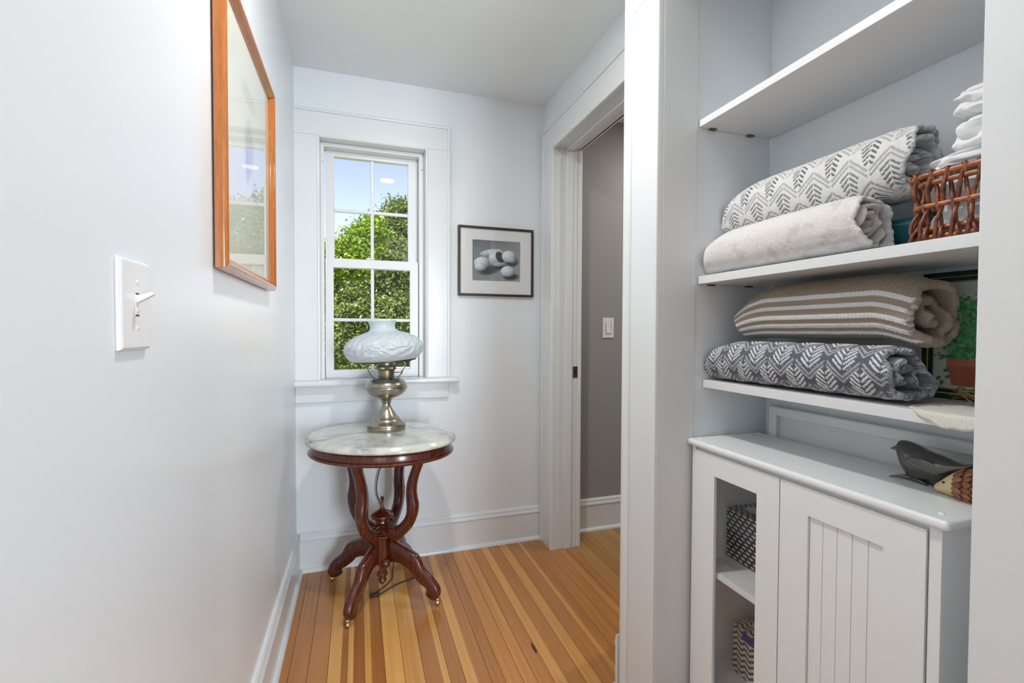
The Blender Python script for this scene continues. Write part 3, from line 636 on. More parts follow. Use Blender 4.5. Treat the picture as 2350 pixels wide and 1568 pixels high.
def shells(u, v):
    # u right, v up; grey tonal still life
    g = 122 + 44 * (1 - v) * (.4 + .6 * u) + 22 * v * u + 5 * snoise(u, v, 30, 5)
    g = g - 18 * np.clip(v - .75, 0, 1) * 4 * (1 - u)
    def shadow(cx, cy, rx, ry, a, dark):
        nonlocal g
        ca, sa = math.cos(a), math.sin(a); p = ((u - cx) * ca + (v - cy) * sa) / rx; q = (-(u - cx) * sa + (v - cy) * ca) / ry
        m = np.clip(1.25 - (p * p + q * q), 0, 1) ; g = g * (1 - m) + (dark) * m
    def shell(cx, cy, rx, ry, a, lo, hi, ribs=0, rib_a=0):
        nonlocal g
        ca, sa = math.cos(a), math.sin(a); p = ((u - cx) * ca + (v - cy) * sa) / rx; q = (-(u - cx) * sa + (v - cy) * ca) / ry
        rr = p * p + q * q; m = np.clip((1 - rr) * 9, 0, 1); h = np.sqrt(np.clip(1 - rr, 0, 1)); sh = np.clip(.25 + .55 * h - .35 * (u - cx) / rx + .35 * (v - cy) / ry, 0, 1)
        if ribs: sh = np.clip(sh + .20 * snoise(p * 5, q * 5, 1.6, ribs) + .06 * np.sin(ribs * (p * math.cos(rib_a) + q * math.sin(rib_a)) + 2 * np.sin(6 * q)), 0, 1)
        g = g * (1 - m) + (lo + 14 + (hi - lo + 6) * sh) * m
    shadow(.33, .27, .22, .12, .2, 48); shadow(.55, .36, .17, .08, 0, 45); shadow(.82, .50, .14, .13, 0, 40); shadow(.80, .13, .17, .09, .1, 42)
    shell(.36, .70, .22, .075, .28, 110, 214, 16, .2); shell(.20, .44, .17, .15, .5, 85, 222, 18, .6); shell(.17, .34, .12, .10, 0, 90, 215, 20, 1.2)
    shell(.50, .60, .16, .21, -.4, 100, 214, 6, .5); shell(.57, .60, .085, .14, .35, 22, 40)
    shell(.76, .62, .16, .15, -.5, 95, 226, 22, .9); shell(.82, .54, .10, .08, -.3, 60, 190, 30, .2)
    shell(.73, .26, .15, .135, .1, 110, 226, 20, 1.57); shell(.55, .42, .13, .05, .1, 95, 180, 0)
    return s2l(np.repeat(np.clip(g, 0, 255)[:, None], 3, 1) * np.array([.96, 1.01, 1.04])[None])
image_plane('photo_print', (PX0 - .002, YB - .0078, PZ0 - .002), (PX1 - PX0 + .004, 0, 0), (0, 0, PZ1 - PZ0 + .004), 170, 140, shells, 'print', sf)
box('glazing', QX0 + fw, QX1 - fw, YB - .0135, YB - .0122, QZ0 + fw, QZ1 - fw, 'picglass', sf)

# ------------------------------------------------------------------ switches
sw = empty('dimmer_switch', (XL, .763, 1.222)); base_tag(sw, 'white toggle dimmer switch plate on the bright wall before the large picture', 'switch')
SYc, SZc = .763, 1.223; hw, hh = .044, .0605
def plate(parent, mapf, hw, hh, dep, name='plate'):
    lv = [(1, 0), (1, .003), (.955, .0062), (.9, dep)]; v = []
    for s_, dd in lv:
        for (p, q) in ((-1, -1), (1, -1), (1, 1), (-1, 1)):
            v.append(mapf(p * (hw - (1 - s_) * hw), q * (hh - (1 - s_) * hw), dd))
    f_ = [(0, 3, 2, 1), (12, 13, 14, 15)]
    for i in range(3):
        for k in range(4): k2 = (k + 1) % 4; f_.append((i * 4 + k, i * 4 + k2, i * 4 + 4 + k2, i * 4 + 4 + k))
    return fixn(mk(name, v, f_, 'plastic', parent, bevel=.001))
mf = lambda p, q, dd: (XL + dd, SYc + p, SZc + q)
plate(sw, mf, hw, hh, .0075)
box('slot_mark', XL + .0074, XL + .0078, SYc - .0050, SYc + .0050, SZc + .0145, SZc + .0165, 'black', sw); box('slot_mark', XL + .0074, XL + .0078, SYc - .0050, SYc + .0050, SZc - .0150, SZc - .0130, 'black', sw); box('toggle_bezel', XL + .0073, XL + .0082, SYc - .0062, SYc + .0062, SZc - .0128, SZc + .0140, 'plastic', sw, bevel=.0003)
v, f_ = prism([(XL + .007, SZc + .002), (XL + .007, SZc + .013), (XL + .026, SZc + .019), (XL + .027, SZc + .014)], 'y', SYc - .0045, SYc + .0045)
fixn(mk('toggle', v, f_, 'plastic', sw, bevel=.0012))
box('slider', XL + .0074, XL + .0095, SYc - .004, SYc + .004, SZc - .009, SZc - .003, 'plastic', sw, bevel=.0008)
for q in (-.031, .031):
    v, f_ = lathe([(0, .0012), (.0025, .0010), (.0034, 0)], (0, 0, 0), 14)
    fixn(mk('screw', [(XL + .0075 + z, SYc + x_, SZc + q + y_) for x_, y_, z in v], f_, 'plastic', sw, smooth=True))
s2 = empty('rocker_switch', (1.427, YB, 1.21)); base_tag(s2, 'white rocker light switch on the grey wall beyond the doorway', 'switch')
mf2 = lambda p, q, dd: (1.427 + p, YB + .003 - dd, 1.210 + q)
plate(s2, mf2, .0375, .0605, .0055)
v, f_ = prism([(YB - .0020, 1.178), (YB - .0075, 1.178), (YB - .0048, 1.211), (YB - .0040, 1.242), (YB - .0020, 1.242)], 'x', 1.411, 1.443)
fixn(mk('rocker', v, f_, 'plastic', s2, bevel=.0008))
mbg = MB(); mbg.box(1.4085, 1.4105, YB - .003, YB - .0022, 1.175, 1.245); mbg.box(1.4435, 1.4455, YB - .003, YB - .0022, 1.175, 1.245); mbg.build('rocker_gap', 'strike', s2)

# ------------------------------------------------------------------ white cabinet in the closet
cb = empty('storage_cabinet', (1.06, .825, 0)); base_tag(cb, 'white two-door storage cabinet with one glazed door in the closet', 'cabinet')
KX0, KX1, KY0, KY1, KZ = .938, 1.186, .516, 1.136, .859
mb = MB(); th = .015
mb.box(KX0, KX1, KY1 - th, KY1, 0, KZ); mb.box(KX0, KX1, KY0, KY0 + th, 0, KZ); mb.box(KX1 - .006, KX1, KY0 + th, KY1 - th, .06, KZ)
mb.box(KX0, KX1 - .006, KY0 + th, KY1 - th, .182, .197); mb.box(KX0, KX1 - .006, KY0 + th, KY1 - th, KZ - .015, KZ)
mb.box(KX0 + .02, KX0 + .035, KY0 + th, KY1 - th, 0, .07); mb.box(KX0 + .01, KX1 - .006, .822, .832, .197, KZ - .015)
mb.build('body', 'cabinet', cb, bevel=.001)
box('inner_shelf', KX0 + .004, KX1 - .006, .832, KY1 - th, .505, .522, 'cabinet', cb, bevel=.001)
v, f_ = [], []
tv, tf = boxv(.919, 1.190, .501, 1.1455, KZ, .8775), BOXF
top = mk('top', tv, tf, 'cabinet', cb, bevel=.0075, bseg=4)
def dome(name, x_, y_, z_, parent, mat='plastic'): return fixn(mk(name, *lathe([(0, .003), (.003, .0026), (.0052, .0012), (.0055, 0)], (x_, y_, z_), 14), mat, parent, smooth=True))
for x_, y_ in ((.955, 1.128), (1.170, 1.128), (.955, .530), (1.170, .530)): dome('screw_cap', x_, y_, .8773, top)
DX = .928   # door face
# glazed door
mb = MB(); a0, a1 = .8335, 1.119; z0, z1 = .110, .850; gx0, gx1, gz0, gz1 = .898, 1.042, .190, .792
mb.box(DX, KX0 - .0005, a0, gx0, z0, z1); mb.box(DX, KX0 - .0005, gx1, a1, z0, z1); mb.box(DX, KX0 - .0005, gx0, gx1, z0, gz0); mb.box(DX, KX0 - .0005, gx0, gx1, gz1, z1)
gd = mb.build('glazed_door', 'cabinet', cb)
box('door_glass', DX + .0055, DX + .0075, gx0, gx1, gz0, gz1, 'picglass', gd)
# panelled door
mb = MB(); a0, a1 = .537, .8305; p0, p1 = .605, .760; pz0, pz1 = .190, .790
mb.box(DX, KX0 - .0005, a0, p0, z0, z1); mb.box(DX, KX0 - .0005, p1, a1, z0, z1); mb.box(DX, KX0 - .0005, p0, p1, z0, pz0); mb.box(DX, KX0 - .0005, p0, p1, pz1, z1)
pd = mb.build('panelled_door', 'cabinet', cb)
nb = 5; wv = (p1 - p0) / nb
for k in range(nb):
    y0_ = p0 + k * wv
    box('bead_board', DX + .0055, KX0 - .0008, y0_ + .0004, y0_ + wv - .0004, pz0, pz1, 'cabinet', pd, bevel=.0011)
box('front_stile', DX + .004, KX0, KY0, .535, .06, KZ, 'cabinet', cb, bevel=.001)
box('front_stile', DX + .004, KX0, 1.121, KY1, .06, KZ, 'cabinet', cb, bevel=.001)
# framed white panel standing behind the cabinet
pb = empty('framed_board', (1.206, .78, 0)); base_tag(pb, 'white framed board standing against the closet wall behind the cabinet', 'board')
mb = MB(); q0, q1, zt = .440, 1.114, .962; xa, xb = 1.194, 1.2205
mb.box(xa, xb, q0, q0 + .026, 0, zt); mb.box(xa, xb, q1 - .026, q1, 0, zt); mb.box(xa, xb, q0 + .026, q1 - .026, zt - .024, zt); mb.box(xa, xb, q0 + .026, q1 - .026, 0, .06)
mb.build('frame', 'cabinet', pb, bevel=.0015); box('top_edge', xa, xb, q0, q1, zt, zt + .0015, 'cabinet', pb); box('inset', xa + .016, xb - .004, q0 + .026, q1 - .026, .06, zt - .024, 'cabinet', pb)

# tissue boxes behind the glass
MAT['card'] = attr_mat('printed_card', .4)
def tissue_box(x0, y1, z0, w, h, dep, fn, label, tcol):
    e = empty('tissue_box', (x0 + dep / 2, y1 - w / 2, z0)); base_tag(e, label, 'tissue box', 'tissue boxes in the cabinet')
    b = box('carton', x0 + .0006, x0 + dep - .0006, y1 - w + .0006, y1 - .0006, z0, z0 + h - .0006, 'mat', e)
    image_plane('printed_face', (x0, y1, z0), (0, -w, 0), (0, 0, h), 110, 130, lambda u, v: fn(u * w, v * h), 'card', e)
    image_plane('printed_top', (x0, y1, z0 + h), (0, -w, 0), (dep, 0, 0), 80, 80, lambda u, v: fn(u * w, v * dep + .3), 'card', e)
    image_plane('printed_side', (x0 + dep, y1 - w, z0), (-dep, 0, 0), (0, 0, h), 80, 100, lambda u, v: fn(u * dep + .17, v * h), 'card', e)
    v, f_ = lathe([(0, .0006), (.030, .0006)], (0, 0, 0), 24); v = [(x0 + dep / 2 + a * .8, y1 - w / 2 + b * 1.2, z0 + h + c) for a, b, c in v]
    mk('opening_film', v, f_, 'mat', e)
    vv = []; ff = []
    for i in range(9):
        for j in range(7):
            a = (i / 8 - .5) * .05; zz = j / 6 * .04; vv.append((x0 + dep / 2 + .012 * math.sin(i * 1.3 + j * .7) * (.4 + j / 6) - (.014 if tcol is None else 0), y1 - w / 2 + a * (1 - .5 * j / 6) + .006 * math.sin(j), z0 + h + zz))
    for i in range(8):
        for j in range(6): ff.append((i * 7 + j, i * 7 + 7 + j, i * 7 + 8 + j, i * 7 + 1 + j))
    if tcol is not None: MAT['blue_card'] = paint('blue_label', tcol, .4); mk('blue_label', *prism([(x0 - .0012, z0 + h - .028), (x0 - .0012, z0 + h - .004), (x0 - .0004, z0 + h - .004), (x0 - .0004, z0 + h - .028)], 'y', y1 - .090, y1 - .034), 'blue_card', e)
    return e
def dashes(a, b):
    row = np.floor(b / .0112); off = np.mod(row * 1.618, 1) * .020; p = np.mod(a + off, .0215) - .01075; q = np.mod(b, .0112) - .0056
    ang = -.10; pp = p * math.cos(ang) + q * math.sin(ang); qq = -p * math.sin(ang) + q * math.cos(ang)
    m = ((np.abs(pp) / .0070) ** 2.6 + (np.abs(qq) / .0030) ** 2.6 < 1)[:, None]
    return np.where(m, s2l(np.array([222, 226, 228])), s2l(np.array([62, 64, 70])))
def chevs(a, b):
    z = np.abs(np.mod(a, .030) / .030 - .5) * 2; q = np.mod(b + z * .010, .0165); m = (q < .0075)[:, None]
    return np.where(m, s2l(np.array([82, 78, 78])), s2l(np.array([214, 214, 210])))
tissue_box(1.045, 1.119, .522, .115, .145, .110, dashes, 'charcoal tissue box with white dashes behind the cabinet glass', None)
tissue_box(1.045, 1.088, .197, .115, .138, .110, chevs, 'grey and white chevron tissue box behind the cabinet glass', lin(52, 66, 140))
# ==== CLOSET CONTENTS ====
# ------------------------------------------------------------------ rolled towels
MAT['terry'] = attr_mat('terry_cloth', .95, 900, .5, .0015, sheen=.25)
MAT['knit'] = attr_mat('knit_cloth', .95, 500, .6, .002, sheen=.2)
def towel(label, cx, zb, rx, rz, y0, y1, wraps, base, pat, mat='terry', seed=0, far=.30, droop=None, lump=.05, flat=2.3, nout=230, M=230, cat='towel', flap=0.0, rough_=.05):
    A = 2 * math.pi * wraps; e0 = math.radians(240)
    psi = np.r_[np.linspace(e0 - A, e0 - 2 * math.pi, max(8, int(46 * (wraps - 1))), endpoint=False), np.linspace(e0 - 2 * math.pi, e0, nout)]
    pitch = .80 / wraps; rho = 1 - pitch * (e0 - psi) / (2 * math.pi)
    rho = np.where(psi > e0 - 2 * math.pi, np.maximum(rho, 1 - pitch * (e0 - psi) / (2 * math.pi) * .45), rho)
    thk = pitch * .70
    yy = np.linspace(0, 1, M); Mi = 10
    # loop: outer face (near->far), far edge, inner face (far->near), near edge
    hc = np.linspace(0, math.pi, 8)[1:-1]; arc = -(1 - np.cos(hc)) / 2
    tt = np.r_[yy, np.ones(6), np.linspace(1, 0, Mi), np.zeros(6)]
    dr = np.r_[np.zeros(M), arc, -np.ones(Mi), arc[::-1]]
    ed = np.r_[np.zeros(M), .008 * np.sin(hc), np.zeros(Mi), -.008 * np.sin(hc)]
    K = len(tt); q = np.random.default_rng(seed + 50)
    n0 = .010 * np.sin(psi * 1.3 + q.uniform(0, 6)) + .006 * np.sin(psi * 3.7 + q.uniform(0, 6)) + .0016 * np.sin(psi * 8.3 + q.uniform(0, 6)) + .0010 * np.sin(psi * 19.7) + .010 * np.clip((e0 - 2 * math.pi - psi) / (2 * math.pi), 0, 2)
    n1 = .010 * np.sin(psi * 1.7 + q.uniform(0, 6)) + .01
    Y = (y0 + n0)[:, None] + ((y1 - n1) - (y0 + n0))[:, None] * tt[None] + ed[None]
    PS = np.repeat(psi[:, None], K, 1); a = PS * (rx + rz) / 2
    col, hgt = pat(a, Y, PS)
    isout = ((np.arange(K) < M)[None] & (psi > e0 - 2 * math.pi - .3)[:, None])
    hgt = np.where(isout, hgt, 0)
    ro = rho[:, None] + dr[None] * thk
    near = np.clip((Y - y0) / .03, 0, 1); ro = ro * (1 - .06 * (1 - near) ** 2)
    ro = ro * (1 + lump * .5 * snoise(PS * 1.0, Y * 14, 1.2, seed + 3) + lump * .35 * snoise(PS * 2.2, Y * 30, 1.6, seed + 4) + np.where(isout, 0, .022) * snoise(PS * 14, Y * 200, 1.4, seed + 6))
    c, s = np.cos(PS), np.sin(PS)
    sup = (np.abs(c) ** flat + np.abs(s) ** flat) ** (-1 / flat)
    px = -c * sup; pz = s * sup
    X = cx + px * (rx * ro + hgt); Z = rz + pz * (rz * ro + hgt)
    g = np.clip((Y - (y1 - .14)) / .14, 0, 1); sc = 1 - far * g ** 2.2; Z = Z * sc; X = cx + (X - cx) * (1 - far * .5 * g ** 2.2)
    X = X + flap * np.clip(1 - Z / (rz * .95), 0, 1) * np.clip(px * 2, 0, 1) * (1 - g)
    Z = np.maximum(Z, .0012 + .0006 * ro) + zb
    if droop: Z = Z + droop(X, Y)
    n = len(psi); V = np.stack([X, Y, Z], -1).reshape(-1, 3)
    i, j = np.meshgrid(np.arange(n - 1), np.arange(K), indexing='ij'); j2 = (j + 1) % K
    Fq = np.stack([i * K + j, i * K + j2, (i + 1) * K + j2, (i + 1) * K + j], -1).reshape(-1, 4)
    Fl = Fq.tolist() + [list(range(K)), [(n - 1) * K + k for k in range(K)][::-1]]
    o = mk('rolled_towel', V.tolist(), Fl, mat, smooth=True)
    bc = np.broadcast_to(s2l(np.array(base)), col.shape) * (1 + .10 * snoise(PS * 9, Y * 160, 1.5, seed + 9)[..., None] + rough_ * np.sign(np.sin(PS * 17 + 3 * snoise(PS * 5, Y * 90, 1, seed)))[..., None])
    setcol(o, np.where(isout[..., None], col, pat(a * 1.7, Y * 0 + ro * .15, PS)[0] * .5 + bc * .5).reshape(-1, 3))
    base_tag(o, label, cat, 'rolled towels in the closet'); return fixn(o)
def mixc(m, a, b): m = np.clip(m, 0, 1)[..., None]; return s2l(np.array(a)) * (1 - m) + s2l(np.array(b)) * m
def fz(a, y, s=1): return snoise(a * 420, y * 420, 1.2, 77) * s
def p_chevron(a, y, ps):
    w, h = .084, .062; dark = np.zeros_like(a)
    for sh in (-1, 0, 1):
        rw = np.floor(a / h) - sh; q = a / h - rw; p = np.mod(y / w + .5 * np.mod(rw, 2), 1) - .5; ap = np.abs(p)
        c = q + 1.25 * ap + .012 * fz(a, y)
        core = (np.mod(c * 5.0 + .25, 1) < .46) & (c > .12) & (c < 1.06) & (ap < .10 + .20 * np.clip(q, 0, 1)) & (ap > .012) & (q > -.05)
        cap = ((np.abs(c - 1.24) < .045) | (np.abs(c - 1.43) < .05)) & (ap < .47) & (ap > .01)
        dark = np.where(core, np.where(np.mod(rw, 2) < 1, .95, .80), np.where(cap & (dark < .3), .45, dark))
    return mixc(dark, (226, 226, 224), (88, 93, 104)), -.0018 * (dark > .1) + .0006 * fz(a, y)
def p_leaf(a, y, ps):
    w, h = .076, .064; best = np.zeros_like(a)
    for sh in (-1, 0, 1):
        row = np.floor(a / h) - sh; q = a / h - row; p = np.mod(y / w + .5 * np.mod(row, 2), 1) - .5; ap = np.abs(p)
        c = q - 1.25 * ap + .015 * fz(a, y); leaf = ap < .31 * np.sqrt(np.clip(np.sin(math.pi * np.clip((q + .05) / 1.15, 0, 1)), 0, 1))
        st = (np.mod(c * 5.0, 1) < .54) & leaf & (c > -.10) & (c < 1.0) & (ap > .018) & (q > 0)
        outl = ((np.abs(c + .22) < .055) | (np.abs(c + .40) < .05)) & (ap < .46) & (q < .45)
        best = np.where(st, .97, np.where(outl & (best < .3), .46, best))
    return mixc(best, (92, 97, 107), (224, 227, 230)), .0020 * best + .0006 * fz(a, y)
def p_tan(a, y, ps):
    deg = np.degrees(ps); st = np.zeros_like(a)
    k = (a + .072) / .0245; fr = np.mod(k, 1); band = (fr < .48) & (k > 0) & (k < 5.0)
    br = .5 + .5 * np.sin(y * 760 + np.where(fr < .24, 1, -1) * a * 700)
    rib = np.sin(y * 620) * (k >= 5)
    col = mixc(np.where(band, .72 + .28 * br, 0), (150, 137, 120), (226, 227, 230)) * (1 + .07 * rib[..., None] + .05 * fz(a, y)[..., None])
    return col, np.where(band, .0012 + .0018 * br, 0) + .0013 * rib + .0008 * fz(a, y)
def p_white(a, y, ps):
    n = snoise(a * 75, y * 75, 1.0, 21); n2 = snoise(a * 170, y * 170, 1.0, 22)
    rib = np.sin(y * 1500 + 3 * snoise(a * 20, y * 20, 1, 4)); m = np.clip((n + .5 * n2 - .20) * 3.2, 0, 1) * .34
    return mixc(m, (231, 228, 226), (188, 172, 172)) * (1 + .035 * rib[..., None]), .0011 * rib + .0006 * fz(a, y)
def p_teal(a, y, ps):
    rib = np.sin(a * 1300 + 1.5 * np.sin(y * 200)); return mixc(.5 + .4 * rib, (22, 78, 92), (46, 122, 136)), .0008 * rib
ZM, ZB = 1.3532, 1.0472
towel('rolled teal towel wedged beside the wicker basket', 1.136, ZM, .052, .044, .655, 1.120, 2.2, (30, 92, 106), p_teal, seed=5, M=120, nout=120)
towel('rolled white towel with faint pinkish blotches at the shelf front', 1.012, ZM, .066, .064, .700, 1.146, 3.4, (231, 228, 226), p_white, 'knit', seed=1, far=.28)
towel('rolled white towel with grey chevrons above the pinkish white towel', 1.088, 1.462, .069, .078, .655, 1.146, 3.6, (205, 207, 209), p_chevron, rough_=.30, seed=2, far=.26, lump=.06)
towel('rolled slate grey towel with white leaf strokes under the tan towel', 1.026, ZB, .062, .059, .640, 1.146, 2.8, (124, 128, 138), p_leaf, rough_=.35, seed=3, far=.22, lump=.07, flat=2.1, flap=.050)
towel('rolled tan knit towel with white braided stripes on the grey towel', 1.078, 1.164, .069, .078, .622, 1.085, 2.3, (150, 137, 120), p_tan, 'knit', seed=4, far=.36, lump=.05, flat=2.0,
      droop=lambda X, Y: -.018 * np.clip((.70 - Y) / .07, 0, 1) ** 1.5)

# ------------------------------------------------------------------ wicker basket of white linens
def wicker():
    t = NT('wicker'); n = t.noise(70, 4, .6, t.coord(), .5); t.bsdf(t.ramp(n, [(.3, lin(70, 32, 20)), (.5, lin(120, 66, 42)), (.72, lin(166, 104, 70))]), .38, bump=n, bs=.15, bd=.001); return t.m
MAT['wicker'] = wicker()
t = NT('wicker_rod'); n_ = t.noise(60, 4, .6, t.coord(), .5); t.bsdf(t.ramp(n_, [(.3, lin(120, 62, 36)), (.7, lin(190, 118, 74))]), .35, bump=n_, bs=.1, bd=.001); MAT['wickerrod'] = t.m
bk = empty('wicker_basket', (1.04, .511, ZM)); base_tag(bk, 'open-weave reddish wicker basket at the end of the shelf', 'basket')
BX0, BX1, BY0, BY1, BZ0, BZ1 = .962, 1.076, .432, .604, ZM + .004, ZM + .120
def rrect(inset, z, n=14, rad=.03):
    pts = []; x0, x1, y0, y1 = BX0 + inset, BX1 - inset, BY0 + inset, BY1 - inset
    for (cx, cy, a0) in ((x0 + rad, y1 - rad, 90), (x0 + rad, y0 + rad, 180), (x1 - rad, y0 + rad, 270), (x1 - rad, y1 - rad, 0)):
        for k in range(n):
            a = math.radians(a0 + 90 * k / (n - 1)); pts.append(Vector((cx + rad * math.cos(a), cy + rad * math.sin(a), z)))
    return pts
def ring(name, inset, z, r_, wob=.0008):
    P = rrect(inset, z); P = [p + Vector((0, 0, wob * math.sin(i * 1.7))) for i, p in enumerate(P)]; P.append(P[0])
    return mk(name, *tube(P, r_, 8, cap=False), 'wickerrod', bk, smooth=True)
ring('rim_rod', .002, BZ1 - .004, .0056); ring('rim_rod', .004, BZ1 - .018, .0048); ring('middle_rod', .004, ZM + .062, .0046); ring('base_rod', .010, ZM + .022, .0046); ring('base_rod', .006, ZM + .006, .0052)
def along(s, inset, z):
    P = rrect(inset, z); P.append(P[0]); L = [0]
    for a, b in zip(P[:-1], P[1:]): L.append(L[-1] + (b - a).length)
    s = (s % 1) * L[-1]
    for k in range(len(P) - 1):
        if L[k + 1] >= s: t_ = (s - L[k]) / max(1e-9, L[k + 1] - L[k]); return P[k].lerp(P[k + 1], t_)
    return P[0]
NS = 22
for k in range(NS):
    for dirn in (1, -1):
        s0 = (k + .12 * dirn) / NS; pts = []
        for j in range(13):
            t_ = j / 12; z = ZM + .003 + t_ * .118
            out = (-.0025 if dirn > 0 else -.0005) + .0065 * math.sin(math.pi * t_) + .0035 * math.cos(t_ * math.pi * 4) * dirn
            pts.append(along(s0 + dirn * (t_ - .5) * .72 / NS, out, z))
        top_ = pts[-1] + Vector((0, 0, .0015)); pts.append(along(s0 + dirn * .36 / NS, .006, ZM + .123)); pts.append(along(s0 + dirn * .34 / NS, .010, ZM + .112))
        mk('strand', *tube(pts, lambda q: .0034 + .0005 * math.sin(q * 9 + k), 7), 'wicker', bk, smooth=True)
box('basket_floor', BX0 + .012, BX1 - .012, BY0 + .012, BY1 - .012, ZM + .001, ZM + .005, 'wicker', bk)
MAT['linen'] = paint('white_linen', (.80, .81, .82), .9, 700, .25, .02)
def crumple(label, c, R3, seed, folds, zmin):
    nu, nv = 150, 90; u, v = np.meshgrid(np.linspace(0, 2 * math.pi, nu, endpoint=False), np.linspace(.001, math.pi - .001, nv)); u = u.ravel(); v = v.ravel()
    x, y, z = np.sin(v) * np.cos(u), np.sin(v) * np.sin(u), np.cos(v)
    w = z * folds + 1.0 * snoise(x * 1.6 + z, y * 1.6 - z * .5, 1.5, seed); rid = 1 - np.abs(np.sin(w * math.pi / 2)); n = snoise(x * 2.5, y * 2.5 + z * 2, 1.4, seed + 1)
    n2 = 1 - np.abs(snoise(x * 4 + z * 3, y * 4 - z * 2, 1.3, seed + 2)) * 2
    n3 = 1 - np.abs(snoise(x * 7 + z * 5, y * 7 - z * 4, 1.2, seed + 5)) * 2
    k = 1 - .22 * rid ** 2 + .09 * n + .06 * n2 + .025 * n3
    e = .62; sg = lambda a: np.sign(a) * np.abs(a) ** e
    P = np.stack([c[0] + R3[0] * sg(x) * k, c[1] + R3[1] * sg(y) * k, np.maximum(c[2] + R3[2] * sg(z) * (.88 + .12 * n + .10 * n2), zmin)], -1)
    i, j = np.meshgrid(np.arange(nu), np.arange(nv - 1)); i = i.ravel(); j = j.ravel(); i2 = (i + 1) % nu
    Fq = np.stack([j * nu + i, j * nu + i2, (j + 1) * nu + i2, (j + 1) * nu + i], 1).tolist() + [list(range(nu))[::-1], [(nv - 1) * nu + k_ for k_ in range(nu)]]
    o = fixn(mk('folded_linen', P.tolist(), Fq, 'linen', smooth=True)); base_tag(o, label, 'linen', 'white linens in the basket'); return o
crumple('white linen filling the wicker basket up to the rim', (1.019, .518, ZM + .060), (.038, .064, .056), 31, 2.2, ZM + .006)
crumple('white linen spilling over the rim of the wicker basket', (1.024, .512, ZM + .136), (.048, .078, .016), 61, 1.2, ZM + .1235)
crumple('crumpled white linen bundle lying on the filled basket', (1.036, .498, ZM + .180), (.048, .062, .030), 41, 1.6, ZM + .15)
crumple('folded white linen on top of the bundle in the basket', (1.040, .496, ZM + .236), (.048, .064, .027), 51, 1.3, ZM + .205)

# ------------------------------------------------------------------ botanical print, doily and dried sprig
bp = empty('botanical_print', (1.21, .575, ZB)); base_tag(bp, 'potted ivy print with dark green and gold border behind the striped towels', 'print')
BYa, BYb, BZa, BZb = .432, .716, ZB, ZB + .273
box('board', 1.2075, 1.2155, BYa, BYb, BZa, BZb, 'mat', bp)
def ivy(u, v):
    # u: 0 = far edge (left in the photo) to 1 = near edge ; metres
    W_, H_ = BYb - BYa, BZb - BZa; x = u * W_; z = v * H_; n = snoise(x * 60, z * 60, 1, 61)[:, None]
    c = s2l(np.array([204, 208, 196])) * (1 + .05 * n); c = np.broadcast_to(c, (len(u), 3)).copy()
    def paint_(m, col, al=1.0):
        m = (np.clip(m, 0, 1) * al)[:, None]; c[:] = c * (1 - m) + s2l(np.array(col)) * m
    q = np.random.default_rng(5); px, pz = .078, .064      # pot centre
    for k in range(9):
        a0 = q.uniform(-.5, .5); L = q.uniform(.04, .11)
        for t_ in np.linspace(0, 1, 26):
            cx = px + .03 * a0 + a0 * L * t_ + .006 * math.sin(6 * t_ + k); cz = pz + .07 + L * t_ * 1.15; paint_(1.6 - ((x - cx) ** 2 + (z - cz) ** 2) / .0010 ** 2, (84, 74, 62), .8)
    paint_(1.5 - np.maximum(np.abs((x - .040) / .018), np.abs((z - .155) / .014)) * 1.3, (140, 92, 70), .7)
    paint_(1.25 - ((x - px - .004) / .040) ** 2 - ((z - .108) / .034) ** 2, (40, 92, 58), .85); paint_(1.2 - ((x - px - .008) / .024) ** 2 - ((z - .150) / .030) ** 2, (60, 112, 76), .7)
    for k in range(430):
        t_ = q.uniform(0, 1) ** .8; wd = .036 * (1 - .62 * t_); cx = px + q.normal(0, wd); cz = pz + .015 + t_ * .135 + q.normal(0, .006); r_ = q.uniform(.0026, .0058) * (1 - .35 * t_)
        g = q.uniform(0, 1); paint_(1.6 - ((x - cx) ** 2 + ((z - cz) * 1.2) ** 2) / r_ ** 2, (52 + 66 * g, 116 + 92 * g, 70 + 60 * g), .9)
    for k in range(26):
        cx = px - q.uniform(.02, .048); cz = pz - .035 + q.uniform(0, .07); paint_(1.5 - ((x - cx) ** 2 + (z - cz) ** 2) / .0030 ** 2, (52, 100, 60), .85)
    tp = np.abs(x - px - .004) < .031 - (.052 - (z - .012)) * .16; body = tp & (z > .012 + .018) & (z < .012 + .060)
    shade = (60 * (x - px)); c[body] = (s2l(np.array([176, 98, 70])) * (1 + .9 * np.clip(-shade, -.6, .35)[body][:, None] * .3))
    rim = (np.abs(x - px - .004) < .035) & (z > .012 + .060) & (z < .012 + .074); c[rim] = s2l(np.array([194, 118, 88]))
    e = np.minimum(np.minimum(x, W_ - x), np.minimum(z, H_ - z))
    c[e < .023] = s2l(np.array([16, 46, 40])); c[(e > .0105) & (e < .0130)] = s2l(np.array([186, 160, 92])); c[(e > .0215) & (e < .0238)] = s2l(np.array([150, 140, 96]))
    return c
image_plane('print_face', (1.2070, BYb, BZa), (0, -(BYb - BYa), 0), (0, 0, BZb - BZa), 190, 190, ivy, 'print', bp)

